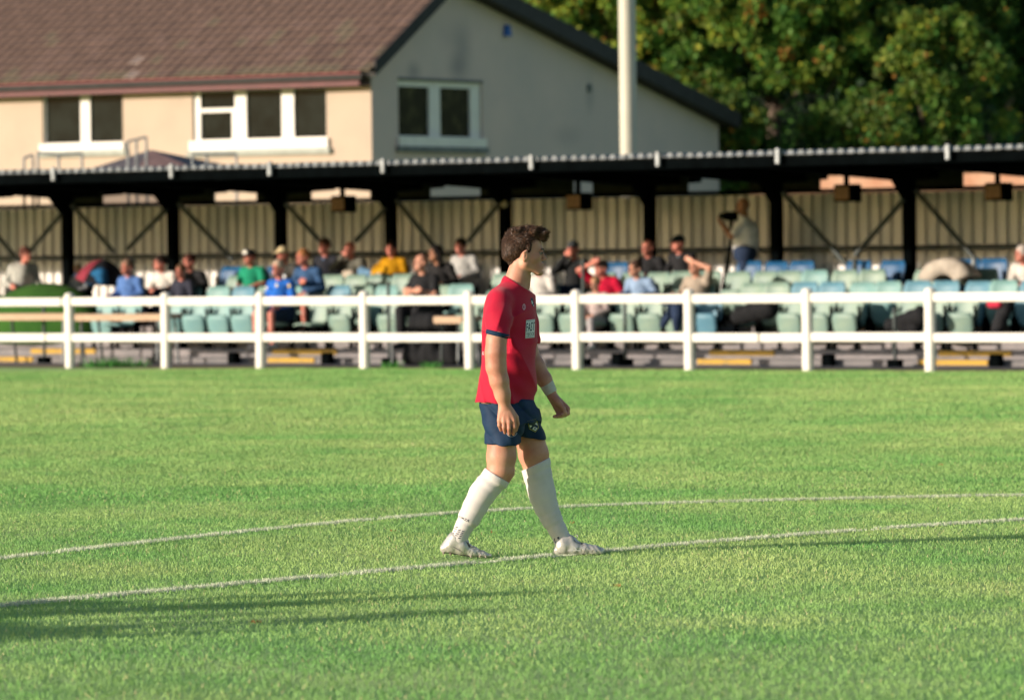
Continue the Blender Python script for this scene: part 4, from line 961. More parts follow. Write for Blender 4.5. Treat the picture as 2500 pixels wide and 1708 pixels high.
def window(axis, rect, panes, sill_h, lintel=True):
    """rect (h0,h1,z0,z1); panes list of (h0,h1,z0,z1)"""
    P = house
    if axis == 'f': B = lambda mb, a, b, z0, z1, d0, d1: mb.box(a, b, d0, d1, z0, z1)
    else: B = lambda mb, a, b, z0, z1, d0, d1: mb.box(-d1, -d0, a, b, z0, z1)
    h0, h1, z0, z1 = rect
    mb = MB(); xs = [h0]+[e for p in panes for e in (p[0], p[1])]+[h1]
    pz0, pz1 = panes[0][2], panes[0][3]
    B(mb, h0+.003, h1-.003, z0+.003, pz0, .05, .14); B(mb, h0+.003, h1-.003, pz1, z1-.003, .05, .14)
    for i in range(0, len(xs), 2): B(mb, xs[i]+.003*(i == 0), xs[i+1]-.003*(i+2 == len(xs)), pz0+.001, pz1-.001, .052, .138)
    w = mb.build('window', m_frame, P)
    for p in panes:
        m2 = MB(); B(m2, p[0]-.01, p[1]+.01, p[2]-.01, p[3]+.01, .10, .11); m2.build('pane', m_glass if axis == 'f' else m_glass_g, w)
    m3 = MB(); B(m3, h0-.05, h1+.05, z0-.02, z0+sill_h, -.07, .049); m3.build('sill', m_frame, w)
    m4 = MB(); B(m4, h0-.10, h1+.10, z0-.14, z0-.021, -.09, -.003); m4.build('stone_ledge', m_sill if axis == 'g' else m_lint, w)
    if lintel: m5 = MB(); B(m5, h0+.0, h1-.0, z1+.001, z1+.06, -.02, -.003); m5.build('lintel', m_sill if axis == 'g' else m_lint, w)
    return w
def rx(f, *q): return [f(x, 290)[0] for x in q]
p = rx(ff, 108, 193, 216, 297); zb, ztp = ff(200, 348)[1], ff(200, 234)[1]
window('f', w1, [(p[0], p[1], zb, ztp), (p[2], p[3], zb, ztp)], ff(200, 350)[1]-w1[2])
p = rx(ff, 486, 570, 598, 684, 714, 796); zb, ztp = ff(634, 338)[1], ff(634, 221)[1]
w = window('f', w2, [(p[0], p[1], zb, ztp), (p[2], p[3], zb, ztp), (p[4], p[5]-.02, zb, ztp)], ff(634, 341)[1]-w2[2])
zt_ = ff(530, 268)[1]; mb = MB(); mb.box(p[0], p[1], .06, .13, zt_-.05, zt_+.03); mb.box(p[1]-.08, p[1], .06, .13, zb, zt_-.05); mb.build('transom', m_frame, w)
p = rx(fg, 978, 1054, 1080, 1154); zb, ztp = fg(1075, 333)[1], fg(1075, 214)[1]
window('g', (g0, g1, gz0, gz1), [(p[0], p[1], zb, ztp), (p[2], p[3], zb, ztp)], fg(1075, 336)[1]-gz0)
# alarm box, vent
y, z = fg(1234, 76); k = 0.115
t = MB().prism([(y-.11, z-.11), (y+.11, z-.11), (y+.05, z+.12), (y-.05, z+.12)], 'x', 0.004, 0.09).build('alarm_box', mat('alarm_blue', (0.01, 0.10, 0.42), 0.5), house); t['label'] = 'blue alarm box'
y, z = fg(1437, 215); MB().box(0.004, 0.04, y-.07, y+.07, z-.09, z+.08).build('wall_vent', m_sill, house)
# roof boards: barge, soffit, fascia, dark strip for the shaded gap
TH_ = 0.27
def slab(name, ya, yb, x0, x1, t0, t1, m):
    return MB().prism([(ya, under_l(ya, ya, yb)+t0), (yb, under_l(yb, ya, yb)+t0), (yb, under_l(yb, ya, yb)+t1), (ya, under_l(ya, ya, yb)+t1)], 'x', x0, x1).build(name, m, house)
def under_l(y, ya, yb): return a1[1]+sl*(y-a1[0]) if (ya+yb)/2 < yp else zp+sr*(y-yp)
EV_ = -0.38
slab('barge_board', EV_, yp, OV, OV+.04, 0.0, TH_+.02, m_barge); slab('barge_board', yp, YE+.35, OV, OV+.04, 0.0, TH_+.06, m_barge)
slab('roof_deck', EV_, yp-.002, -16, OV-.002, 0.0, .18, m_barge); slab('roof_deck', yp, YE+.35, -16, OV-.002, 0.0, TH_, mat('roof_back', (0.035, 0.028, 0.026), 0.9, scale=3, var=.3))
ze = under(EV_)
MB().box(-16, -.01, EV_-.03, EV_-.002, ze-.17, ze+.06).build('fascia', m_maroon, house)
mb = MB()
mb.prism([(EV_-.13, ze+.03), (EV_-.13, ze-.03), (EV_-.11, ze-.06), (EV_-.05, ze-.06), (EV_-.035, ze-.03), (EV_-.035, ze+.03)], 'x', -16, .1); mb.build('eaves_shade_strip', m_barge, house)  # black strip painted in for the shadowed gap below the tiles
MB().box(-16, -.01, EV_-.001, -0.004, ze-.175, ze-.14).build('soffit', m_maroon, house)
MB().box(-16, .1, EV_-.16, EV_-.132, ze+.055, ze+.085).build('eaves_strip', mat('eaves_red', (0.20, 0.04, 0.04), 0.6), house)
# tiles
TW, TG = 0.245, 0.30
def tile_mesh():
    n = 6; V = []; F = []
    for (s, dz) in ((-.06, .005), (TG+.02, .045)):
        pass
    prof = [(0, 0.0), (.2, .022), (.38, .026), (.55, .0), (.78, -.004), (1.0, .0)]
    rows = [(-.05, .034), (TG, .004)]
    for s, dz in rows:
        for q, h in prof: V.append((q*TW*1.02, s, dz+h))
    for q, h in prof: V.append((q*TW*1.02, -.05, .034+h-.030))
    m_ = len(prof)
    for i in range(m_-1): F.append((i, i+1, m_+i+1, m_+i)); F.append((2*m_+i, 2*m_+i+1, i+1, i))
    F.append((0, m_, 2*m_)); F.append((m_-1, 3*m_-1, 2*m_-1))
    me = bpy.data.meshes.new('roof_tile'); me.from_pydata(V, [], F); me.polygons.foreach_set('use_smooth', [False]*len(F)); me.update(); return me
tm = tile_mesh()
TC = [mat('tile_brown', (0.132, 0.086, 0.068), 0.9, scale=5, var=.25, bump=.3), mat('tile_brown_pale', (0.155, 0.102, 0.083), 0.9, scale=5, var=.25, bump=.3), mat('tile_brown_dark', (0.112, 0.073, 0.059), 0.9, scale=5, var=.25, bump=.3),
      mat('tile_moss', (0.145, 0.115, 0.080), 0.9, scale=5, var=.25, bump=.3), mat('tile_lichen', (0.28, 0.22, 0.19), 0.9, scale=5, var=.2, bump=.3), mat('tile_pink', (0.30, 0.16, 0.13), 0.9, scale=5, var=.2)]
for m_ in TC[:1]: tm.materials.append(m_)
ang = math.atan(sl); Ltot = (yp-EV_)/math.cos(ang); nrow = int(Ltot/TG)+1
roof = bpy.data.objects.new('roof', None); COL.objects.link(roof); roof.parent = house
roof.location = (0, EV_-.10, under(EV_)+.185-.06); roof.rotation_euler = (ang, 0, 0)
rt = random.Random(9); far = MB(); nt_ = 0
for r_ in range(nrow):
    c = 0
    while True:
        x = OV-.02-(c+1)*TW-(0.5*TW if r_ % 2 else 0)*0; c += 1
        if x < -15.5: break
        if x < -8.9 or nt_ >= 299 or r_ > 7:
            off = len(far.v); far.add([(v.co.x+x, v.co.y+r_*TG, v.co.z) for v in tm.vertices], [tuple(p.vertices) for p in tm.polygons]); continue
        nt_ += 1
        o = mesh_obj('roof_tile', tm, None, roof); o.location = (x, r_*TG+rt.uniform(-.006, .006), rt.uniform(-.002, .005)); o.rotation_euler = (rt.uniform(-.012, .012), 0, rt.uniform(-.01, .01))
        o.material_slots[0].link = 'OBJECT'
        q = rt.random(); o.material_slots[0].material = TC[3] if r_ == 0 and q < .6 else TC[0] if q < .55 else TC[1] if q < .72 else TC[2] if q < .90 else TC[3] if q < .97 else TC[4] if q < .978 else TC[2]
o = far.build('farther_tiles', TC[0], roof); o['kind'] = 'stuff'
# rear extension and scaffold-like rails before the house
yk = 88
t = empty('porch', (0, 0, 0), 0, 'small hipped porch roof seen over the stand in front of the cream wall', 'porch')
ap = atY(368, 366, yk+1.0); bl = atY(150, 434, yk); br = atY(520, 430, yk); hh = bl.z-.05
b3, b4 = br+Vector((1.2, 2.6, 0)), bl+Vector((1.2, 2.6, 0)); ap2 = ap+Vector((.4, .8, 0))
mid = Vector((ap.x-.25, yk-.6, hh))
MB().add([bl, mid, br, b3, b4, ap], [(0, 1, 5), (3, 4, 5), (4, 0, 5), (2, 3, 5)]).build('roof', mat('porch_roof', (0.11, 0.10, 0.11), .8, scale=3, var=.2), t)
MB().add([mid, br, ap, mid+Vector((0, 0, -.03)), br+Vector((0, 0, -.03))], [(0, 1, 2), (0, 3, 4, 1)]).build('roof', mat('porch_roof_pink', (0.28, 0.17, 0.15), .8, scale=3, var=.2), t)
MB().box(bl.x+.1, br.x-.1, yk+.3, yk+2.4, 0, hh).build('walls', m_har, t)
def rail(pts, name_pts, lab, y=87):
    q = [atY(a, b, y) for a, b in pts]; g = empty('roof_railing', (q[0].x, y, 0), 0, lab, 'railing', 'grey railings behind the stand roof')
    mb = MB(); top = [Vector((p.x-q[0].x, 0, p.z)) for p in q]
    for i in range(len(top)-1): mb.tube(top[i], top[i+1], .022)
    mb.build('top_rail', m_galv, g)
    for p in top: MB().tube((p.x, 0, 0), p, .022).build('upright', m_galv, g)
rail([(58, 386), (80, 378)], 0, 'short grey railing left of the small porch roof')
rail([(92, 372), (143, 378), (200, 374)], 0, 'low grey railing under the two pane window')
rail([(312, 345), (333, 341), (357, 334)], 0, 'grey railing on top of the porch roof')
rail([(470, 376), (505, 376), (577, 376)], 0, 'thin grey railing right of the porch roof')
# tall pale pole
yq = 83.0; g = atY(1535, 402, yq); pole = empty('floodlight_pole', (g.x, yq, 0), 0, 'tall pale floodlight pole rising behind the stand', 'pole')
MB().tube((0, 0, 0), (0, 0, 16), .142, .125, n=24).build('mast', mat('pole_paint', (0.50, 0.49, 0.40), .5, scale=2, var=.06), pole)
MB().bevbox(-1.0, 1.0, -.12, .12, 15.6, 16.0, .03).build('lamp_bar', m_galv, pole)
MB().tube((0, 0, 0), (0, 0, .06), .25, .25, n=20).build('base_flange', m_galv, pole)
# low brick building behind the right half
a = atY(1830, 440, 93); m_brk = mat('brick_lit', (0.40, 0.20, 0.12), .9, scale=3, col2=(0.48, 0.30, 0.2), bump=.3)
t = empty('brick_outbuilding', (a.x, 93, 0), -HA, 'low brick outbuilding glimpsed under the stand roof at right', 'building')
MB().box(0, 7.5, 0, 4, 0, 2.95).build('walls', m_brk, t); MB().box(-.1, 7.6, -.1, 4.1, 2.952, 3.03).build('flat_roof', m_barge, t)

# ================================================================ TREES
m_leaf = attr_mat('leaves', rough=0.6, trans=0.3, noise=0.15, nscale=1.5)
m_bark = mat('bark', (0.16, 0.12, 0.09), .95, scale=5, var=.3, bump=.6, bscale=12, stretch=(1, 1, .3))
def leaves(V, C, cen, rad, n, size, pal, r, droop=.35):
    th = r.uniform(0, 2*math.pi, n); ph = np.arccos(r.uniform(-1, 1, n)); q = rad*(r.uniform(0, 1, n)**0.45)
    P = np.stack((q*np.sin(ph)*np.cos(th), q*np.sin(ph)*np.sin(th), q*np.cos(ph)*.8-droop*rad*(q/rad)**2*r.uniform(0, 1, n)), 1)+cen
    A = r.normal(0, 1, (n, 3)); A /= np.linalg.norm(A, axis=1)[:, None]; B = r.normal(0, 1, (n, 3)); B -= (B*A).sum(1)[:, None]*A; B /= np.linalg.norm(B, axis=1)[:, None]
    s = size*r.uniform(.5, 1.15, n)[:, None]
    Q = np.stack((P-A*s*.5, P+B*s*.30, P+A*s*.5, P-B*s*.30), 1); V.append(Q.reshape(-1, 3))
    w = r.uniform(0, 1, n); k = np.searchsorted(np.cumsum([p[0] for p in pal]), w).clip(0, len(pal)-1)
    c = np.array([p[1] for p in pal])[k]*r.uniform(.7, 1.3, (n, 1)); cc = np.ones((n, 4, 4)); cc[:, :, :3] = c[:, None, :]; C.append(cc.reshape(-1, 4))
GREEN = (0.060, 0.18, 0.032); MID = (0.12, 0.27, 0.04); YEL = (0.34, 0.36, 0.04); ORA = (0.34, 0.16, 0.03); SHADE_DK = (0.014, 0.036, 0.016)  # last tone puts the shade of gaps and crown interiors into leaf colour
HOLES = [(2005, 275, 55, 90), (1915, 300, 60, 75), (2440, 275, 75, 110), (1812, 170, 36, 40), (2143, 60, 30, 45), (2240, 230, 40, 60), (1700, 60, 28, 36), (1600, 250, 25, 30), (2100, 180, 30, 40)]
def tree(px, py, Y, R, n_l, seed, lab, autumn, tone=1.0):
    R = (R[0]*1.22, R[1], R[2]*1.1); n_l = int(n_l*2.1); r = np.random.default_rng(seed); c = atY(px, py, Y); base = Vector((c.x+r.uniform(-.3, .3), Y+.5, 0)); cz = c.z
    g = empty('tree', tuple(base), 0, lab, 'tree', 'trees behind the stand and the house'); V = []; C = []
    mb = MB(); top = Vector((c.x-base.x, 0, cz+R[2]*.3)); mb.tube((0, 0, 0), top*.55, .26, .17, n=12); mb.tube(top*.55, top, .17, .07, n=10); tr = mb.build('trunk', m_bark, g)
    for i in range(n_l):
        th = r.uniform(0, 2*math.pi); ph = math.acos(r.uniform(-.75, 1)); q = r.uniform(.55, 1.0)
        if math.sin(th) > .45 and r.random() < .6: th = -th
        L = np.array((R[0]*q*math.sin(ph)*math.cos(th), R[1]*q*math.sin(ph)*math.sin(th), R[2]*q*math.cos(ph)))
        cen = np.array((c.x-base.x, -.5, cz))+L
        au = min(1, max(0, autumn*r.uniform(.3, 1.8)+.15*(L[2]/R[2])))
        q_ = CO+Vector(tuple(cen+np.array(base)))-CO*2; qq = R3.transposed() @ q_; hx_, hy_ = 1250+qq.x/(-qq.z)*FPX, 854-qq.y/(-qq.z)*FPX
        if any(((hx_-a)/ra)**2+((hy_-b)/rb)**2 < 1 and r.random() < .88 for a, b, ra, rb in HOLES): continue
        main = np.array(GREEN)*(1-au)+np.array(YEL)*au if r.random() > .025 else np.array(ORA); main = main*r.uniform(.5, 1.35)*tone
        pal = [(.62, tuple(main)), (.22, tuple(np.array(MID)*tone)), (.12, tuple(np.array(GREEN)*tone)), (.03+.03*au, YEL), (.01+.03*au, ORA)]; s = sum(p[0] for p in pal); pal = [(p[0]/s, p[1]) for p in pal]
        rd = r.uniform(.17, .44); leaves(V, C, cen, rd, int(820*rd*rd/.36)+12, .165, pal, r, 1.0)
        if i % 20 == 0:
            m2 = MB(); m2.tube(top*r.uniform(.35, .8), Vector(cen)*.97, .055, .02, n=6); m2.build('limb', m_bark, g)
    leaves(V, C, np.array((c.x-base.x, .6, cz)), R[0]*.8, 2200, .22, [(.7, SHADE_DK), (.3, tuple(np.array(GREEN)*.5))], r)  # core leaves coloured dark for the inner shade of the crown
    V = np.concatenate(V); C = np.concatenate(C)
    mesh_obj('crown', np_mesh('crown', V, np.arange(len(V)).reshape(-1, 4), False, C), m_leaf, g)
tree(1345, -60, 128, (2.6, 2.0, 2.3), 84, 1, 'yellowing tree just behind the roof peak of the house', 1.0)
tree(1520, 70, 117, (2.1, 1.8, 2.4), 105, 2, 'leafy tree with orange tips directly behind the pale pole', .62)
tree(1700, 350, 113, (1.9, 1.3, 1.2), 50, 9, 'low dark green bush like tree beside the right end of the gable', .25, .55)
tree(1900, 60, 116, (2.4, 2.0, 2.1), 110, 3, 'broad green tree with yellow tufts right of the roof end', .34)
tree(2080, 370, 114, (2.2, 1.3, 1.25), 44, 4, 'low hanging green tree above the middle right of the stand', .2, .7)
tree(2330, 40, 118, (2.5, 2.0, 1.9), 95, 5, 'dense green tree at the top right with few yellow leaves', .10, .5)
tree(2300, 260, 113, (1.35, 1.2, 2.0), 44, 6, 'narrow yellow green tree with a pale trunk near the right end', .22, .75)
tree(2560, 160, 121, (1.8, 1.5, 2.6), 40, 7, 'dark green tree cut by the right frame edge', .1, .45)
# wooded slope behind everything (far mass)
mb_v = []; mb_f = []; nx, nz_ = 40, 10
for j in range(nz_+1):
    for i in range(nx+1):
        x = -40+90*i/nx; mb_v.append((x, 131+j*2.2+2*math.sin(i*.7+j), -.1+j*1.9+.35*math.sin(i*.9+j*.8)*(j > 0)))
for j in range(nz_):
    for i in range(nx): a = j*(nx+1)+i; mb_f.append((a, a+1, a+nx+2, a+nx+1))
tag(mesh_obj('hillside', np_mesh('hillside', mb_v, mb_f, True), mat('hill_dark', (0.012, 0.020, 0.010), 1.0, scale=.6, var=.4, bump=.6, bscale=3)), 'dark wooded slope behind the trees', None, None, 'structure')
V = []; C = []; r = np.random.default_rng(50)
for i in range(420):
    x = r.uniform(-36, 44) if i > 150 else r.uniform(-6, 18); j = r.uniform(0, 8.5); leaves(V, C, np.array((x, 130+j*2.2-.5, j*1.9+.6)), r.uniform(.7, 1.4), 330, .24, [(.55, SHADE_DK), (.35, GREEN), (.1, MID)], r)
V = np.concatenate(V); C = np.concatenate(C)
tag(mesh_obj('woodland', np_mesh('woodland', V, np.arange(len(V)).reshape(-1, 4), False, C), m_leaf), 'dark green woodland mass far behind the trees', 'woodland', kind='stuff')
# ================================================================ THE PLAYER
YH = 27.5; PX = 1/455.0
def H(x, y, dy=0.0): return atY(x, y, YH+dy)
def C3(pts, k=0.02):
    """chain from (x, y, dy, r px)"""
    return [('u', Cap(H(*a[:3]), H(*b[:3]), a[3]*PX, b[3]*PX), k) for a, b in zip(pts[:-1], pts[1:])]
hero = empty('person', (H(1250, 1355).x, YH, 0), 0, 'footballer in a crimson shirt, navy shorts and long white socks walking right across the pitch', 'person')
HM = Matrix.Translation((-hero.location.x, -YH, 0))
def place(o): o.parent = hero; o.matrix_parent_inverse = Matrix(); o.location = (-hero.location.x, -YH, 0); return o
m_skin = mat('hero_skin', (0.48, 0.20, 0.135), 0.5, scale=9, col2=(0.59, 0.315, 0.215), bump=0.12, bscale=220, sss=0.12, spec=0.35)
m_red = mat('shirt_red', (0.47, 0.003, 0.034), 0.75, scale=5, col2=(0.41, 0.002, 0.028), bump=0.10, bscale=500, spec=0.25, sheen=0.15)
m_nav = mat('shorts_navy', (0.004, 0.020, 0.056), 0.7, scale=7, col2=(0.010, 0.034, 0.08), bump=0.25, bscale=35, spec=0.22)
m_sock = mat('sock_white', (0.66, 0.62, 0.60), 0.85, scale=12, var=.05, bump=0.25, bscale=300, spec=.2)
m_boot = mat('boot_silver', (0.66, 0.64, 0.59), 0.32, scale=26, col2=(0.50, 0.48, 0.43), bump=0.35, bscale=45, metal=0.35, spec=.6)
m_sole = mat('boot_sole', (0.40, 0.36, 0.30), 0.6, scale=20, col2=(0.2, 0.17, 0.13))
m_hair = mat('hair_brown', (0.022, 0.012, 0.008), 0.55, scale=30, col2=(0.045, 0.022, 0.012), bump=.3, bscale=160)
PSI = 0.52; RL = Vector((-math.sin(PSI), -math.cos(PSI), 0))
def loft_rows(rows, shrink=0.0):
    out = []
    for (y, xb, xf, b) in rows:
        hw = (xf-xb)/2*PX-shrink; b2 = b-shrink; a = math.sqrt(max(hw*hw-(b2*math.sin(PSI))**2, .0036))/math.cos(PSI); c = H((xb+xf)/2, y)
        out.append((c.z, c.x, c.y, a, b2))
    return out
SH = [(686, 1240, 1288, .065), (697, 1230, 1295, .095), (708, 1218, 1299, .125), (724, 1201, 1302, .160), (738, 1189, 1304, .178), (752, 1182, 1306, .188), (781, 1178, 1309.5, .184), (830, 1176, 1309.5, .172), (885, 1174, 1307, .165), (930, 1168, 1304, .175), (970, 1161, 1301, .19), (981, 1159, 1302, .20)]
near_arm = [(1219, 736, -.150, 19), (1215, 775, -.19, 20), (1212, 830, -.215, 22), (1210, 862, -.225, 23), (1211, 895, -.225, 22), (1219, 930, -.22, 20.5), (1227, 962, -.21, 16.5), (1233, 992, -.20, 13.5)]
far_arm = [(1276, 734, .155, 19), (1284, 790, .20, 23), (1292, 862, .22, 21), (1309, 895, .21, 20.5), (1328, 925, .19, 17), (1345, 957, .17, 13.5)]
near_leg = [(1228, 1000, -.09, 42), (1226, 1060, -.095, 38), (1224, 1115, -.10, 36), (1221, 1148, -.10, 32), (1211, 1165, -.10, 30.5), (1190, 1188, -.095, 29.5), (1176, 1206, -.095, 29.5), (1160, 1236, -.095, 27), (1146, 1263, -.095, 24.5), (1131, 1288, -.095, 18.5), (1121, 1312, -.095, 18), (1116, 1332, -.095, 17)]
far_leg = [(1266, 1000, .09, 40), (1291, 1062, .095, 37.5), (1303, 1110, .10, 37), (1309, 1140, .10, 32.5), (1314, 1165, .10, 31.5), (1320, 1190, .10, 30.5), (1325, 1210, .10, 30), (1334, 1238, .10, 26.5), (1346, 1265, .10, 23.5), (1361, 1292, .10, 19.5), (1373, 1316, .10, 19), (1379, 1330, .10, 18)]
def lat(p, w): return Vector((p.x, p.y+w, p.z))
near_arm = [(x, y, d-.045*min(1, max(0, (y-740)/90)), r) for x, y, d, r in near_arm]
Hn = lambda x, y, d: H(x, y, d-.045)
# ---------- body: one continuous surface
ops = [('u', Loft(loft_rows(SH[3:], .034), -PSI), .03)]
ops += [('u', Cap(H(1240, 732)+RL*.11, H(1246, 730)-RL*.12, .038, .038), .04), ('u', Cap(H(1236, 985)+RL*.06, H(1240, 985)-RL*.06, .082, .082), .05)]
ops += C3([(1256, 712, 0, 36), (1260, 692, 0, 27), (1266, 668, 0, 24), (1271, 645, 0, 24.5)], .03)
ops += [('u', Cap(H(1287, 698), H(1290, 675), .014, .012), .02)]
# head
HR = lambda *r: tuple(q*PX for q in r)
ops += [('u', Ell(H(1270, 599), HR(41, 32.5, 36)), .015), ('u', Ell(H(1292, 601), HR(30.5, 29, 33)), .015), ('u', Ell(H(1291, 628), HR(31.5, 30, 33)), .02)]
for s in (-1, 1):
    ops += [('u', Cap(lat(H(1281, 645), s*.046), lat(H(1314, 663), s*.017), .021, .016), .018), ('u', Cap(lat(H(1283, 622), s*.052), lat(H(1283, 642), s*.050), .022, .019), .018),
            ('u', Cap(lat(H(1312, 626), s*.034), lat(H(1302, 632), s*.045), .016, .014), .016)]           # jaw, cheekbone
ops += [('u', Ell(H(1315.5, 665), HR(11.5, 11, 8.5)), .012), ('u', Ell(H(1309, 650), HR(17.5, 17, 15)), .014)]
ops += [('u', Cap(lat(H(1320, 609.5), -.026), lat(H(1320, 609.5), .026), .0115, .0115), .010)]          # brow ridge
ops += [('u', Cap(H(1320.5, 615), H(1330.2, 631.5), .0085, .0108), .007), ('u', Ell(lat(H(1325.5, 634), -.009), HR(4.6, 3.4, 3.4)), .004), ('u', Ell(lat(H(1325.5, 634), .009), HR(4.6, 3.4, 3.4)), .004)]
ops += [('s', Ell(lat(H(1323, 617.5), -.033), HR(6.5, 7, 4.2)), .008), ('s', Ell(lat(H(1323, 617.5), .033), HR(6.5, 7, 4.2)), .008)]
ops += [('u', Ell(H(1322.5, 645), HR(5.5, 11, 3.6)), .004), ('u', Ell(H(1321.5, 654), HR(5.5, 10, 3.8)), .004), ('s', Ell(H(1328, 649.5), HR(9, 8.5, 1.7)), .003), ('s', Ell(H(1327, 659.5), HR(4.5, 9, 2.0)), .006)]
# ears
for s in (-1, 1):
    er = Matrix.Rotation(math.radians(10), 3, 'Y')
    ops += [('u', Ell(lat(H(1281.5, 625), s*.0775), (.0155, .0085, .031), er), .006), ('u', Cap(lat(H(1286, 612), s*.079), lat(H(1279, 616), s*.084), .0055, .0055), .005), ('s', Ell(lat(H(1284.5, 625), s*.087), (.0075, .006, .017), er), .004)]
ops += C3(near_arm, .035) + C3(far_arm, .03)
ops += [('u', Cap(Hn(1216, 905, -.215), Hn(1224, 940, -.215), .030, .022), .02)]
# near hand: back of the hand to the camera, four fingers and the thumb hanging
kn = [(1219.5, 1026, -.205), (1231, 1029.5, -.215), (1243, 1029.5, -.218), (1254, 1025, -.212)]
for q, (kx, ky, kd) in enumerate(kn):
    ops.append(('u', Cap(Hn(1226+q*4.4, 994, -.20), Hn(kx, ky, kd), 9.5*PX, 6.4*PX), .010))
for (kx, ky, kd), (mx_, my_, md), (tx, ty, td), r_ in zip(kn, ((1219, 1038, -.205), (1230.5, 1043, -.215), (1243, 1045, -.218), (1256, 1042, -.210)), ((1223, 1049.5, -.185), (1233, 1055.5, -.190), (1243.5, 1058.5, -.192), (1253.5, 1059, -.188)), (5.2, 5.7, 5.9, 5.7)):
    ops += [('u', Cap(Hn(kx, ky, kd), Hn(mx_, my_, md), r_*PX, (r_-.5)*PX), .003), ('u', Cap(Hn(mx_, my_, md), Hn(tx, ty, td), (r_-.5)*PX, (r_-1.4)*PX), .002)]
ops += [('u', Cap(Hn(1246, 1000, -.195), Hn(1260, 1018, -.185), 8*PX, 6.5*PX), .008), ('u', Cap(Hn(1260, 1018, -.185), Hn(1263, 1034, -.175), 6.2*PX, 5.8*PX), .003), ('u', Cap(Hn(1263, 1034, -.175), Hn(1259, 1050, -.165), 5.6*PX, 4.6*PX), .003)]
# far hand: palm to the camera, fingers curled back, thumb in front
for q in range(4):
    kx, ky, kd = ((1385.5, 997, .158), (1380, 1002, .166), (1373, 1006, .172), (1364.5, 1008, .176))[q]
    ops.append(('u', Cap(H(1351-q*2.0, 966, .17), H(kx, ky, kd), 9.5*PX, 6.8*PX), .010))
    f1 = (kx+(1.0, .5, -1, -2)[q], ky+(12, 10.5, 9, 7)[q], kd-.010); f2 = (f1[0]-(13, 12, 11, 9)[q], f1[1]+(2.5, 2, 1.5, 1.5)[q], kd-.045)
    ops += [('u', Cap(H(kx, ky, kd), H(*f1), 5.8*PX, 5.4*PX), .003), ('u', Cap(H(*f1), H(*f2), 5.2*PX, 4.4*PX), .002)]
ops += [('u', Cap(H(1352, 970, .155), H(1366, 984, .130), 10*PX, 8*PX), .010), ('u', Cap(H(1366, 984, .130), H(1376, 996, .118), 6.4*PX, 5.4*PX), .004), ('u', Cap(H(1376, 996, .118), H(1380, 1007, .112), 5.2*PX, 4.4*PX), .003)]
thin = lambda leg, j: [(x, y, d*(.8 if i == 0 else 1), r-(8 if i == 0 else 2 if i == 1 else 0 if i < j else 1.5 if i == j else 4)) for i, (x, y, d, r) in enumerate(leg)]
ops += C3(thin(near_leg, 4), .012) + C3(thin(far_leg, 3), .012)
ops += [('u', Cap(H(1231, 1152, -.10), H(1228, 1164, -.10), 24*PX, 19*PX), .02), ('u', Cap(H(1316, 1140, .10), H(1320, 1150, .10), 24*PX, 22*PX), .02),
        ('u', Cap(H(1116, 1332, -.095), H(1170, 1350, -.095), .035, .02), .02), ('u', Cap(H(1379, 1332, .10), H(1440, 1346, .10), .035, .02), .02)]
body, BV, BF = sdf_obj('body', ops, .0042, m_skin, None, keep=True); place(body)
# ---------- shirt
ops = [('u', Loft(loft_rows(SH, -.001), -PSI), .01)]
ops += [('u', Cap(H(1240, 730)+RL*.105, H(1250, 726)-RL*.12, .055, .055), .05), ('u', Cap(H(1254, 696), H(1224, 724, -.08), .050, .048), .04), ('u', Cap(H(1262, 696), H(1270, 722, .08), .050, .048), .04), ('u', Cap(H(1257, 706), H(1253, 688), .062, .055), .03)]
ops += C3([(1220, 736, -.145, 28), (1216, 775, -.198, 29.5), (1214.5, 832, -.250, 28.5)], .035) + C3([(1276, 734, .150, 28), (1286, 790, .20, 28), (1292, 832, .215, 26)], .03)
hn = (H(1240, 823, -.2)-H(1191, 811, -.2)); pl = H(1215, 818, -.21)
class BoxCut(Half):
    """cuts only round one sleeve"""
    def __init__(s, p, n, lo, hi): s.p = _v(p); s.n = _v(Vector(n).normalized()); s.lo = _v(lo); s.hi = _v(hi)
    def d(s, P): return -sum((P[i]-s.p[i])*s.n[i] for i in range(3))
sn = Vector((hn.z, 0, -hn.x)).normalized(); sn = sn if sn.z < 0 else -sn
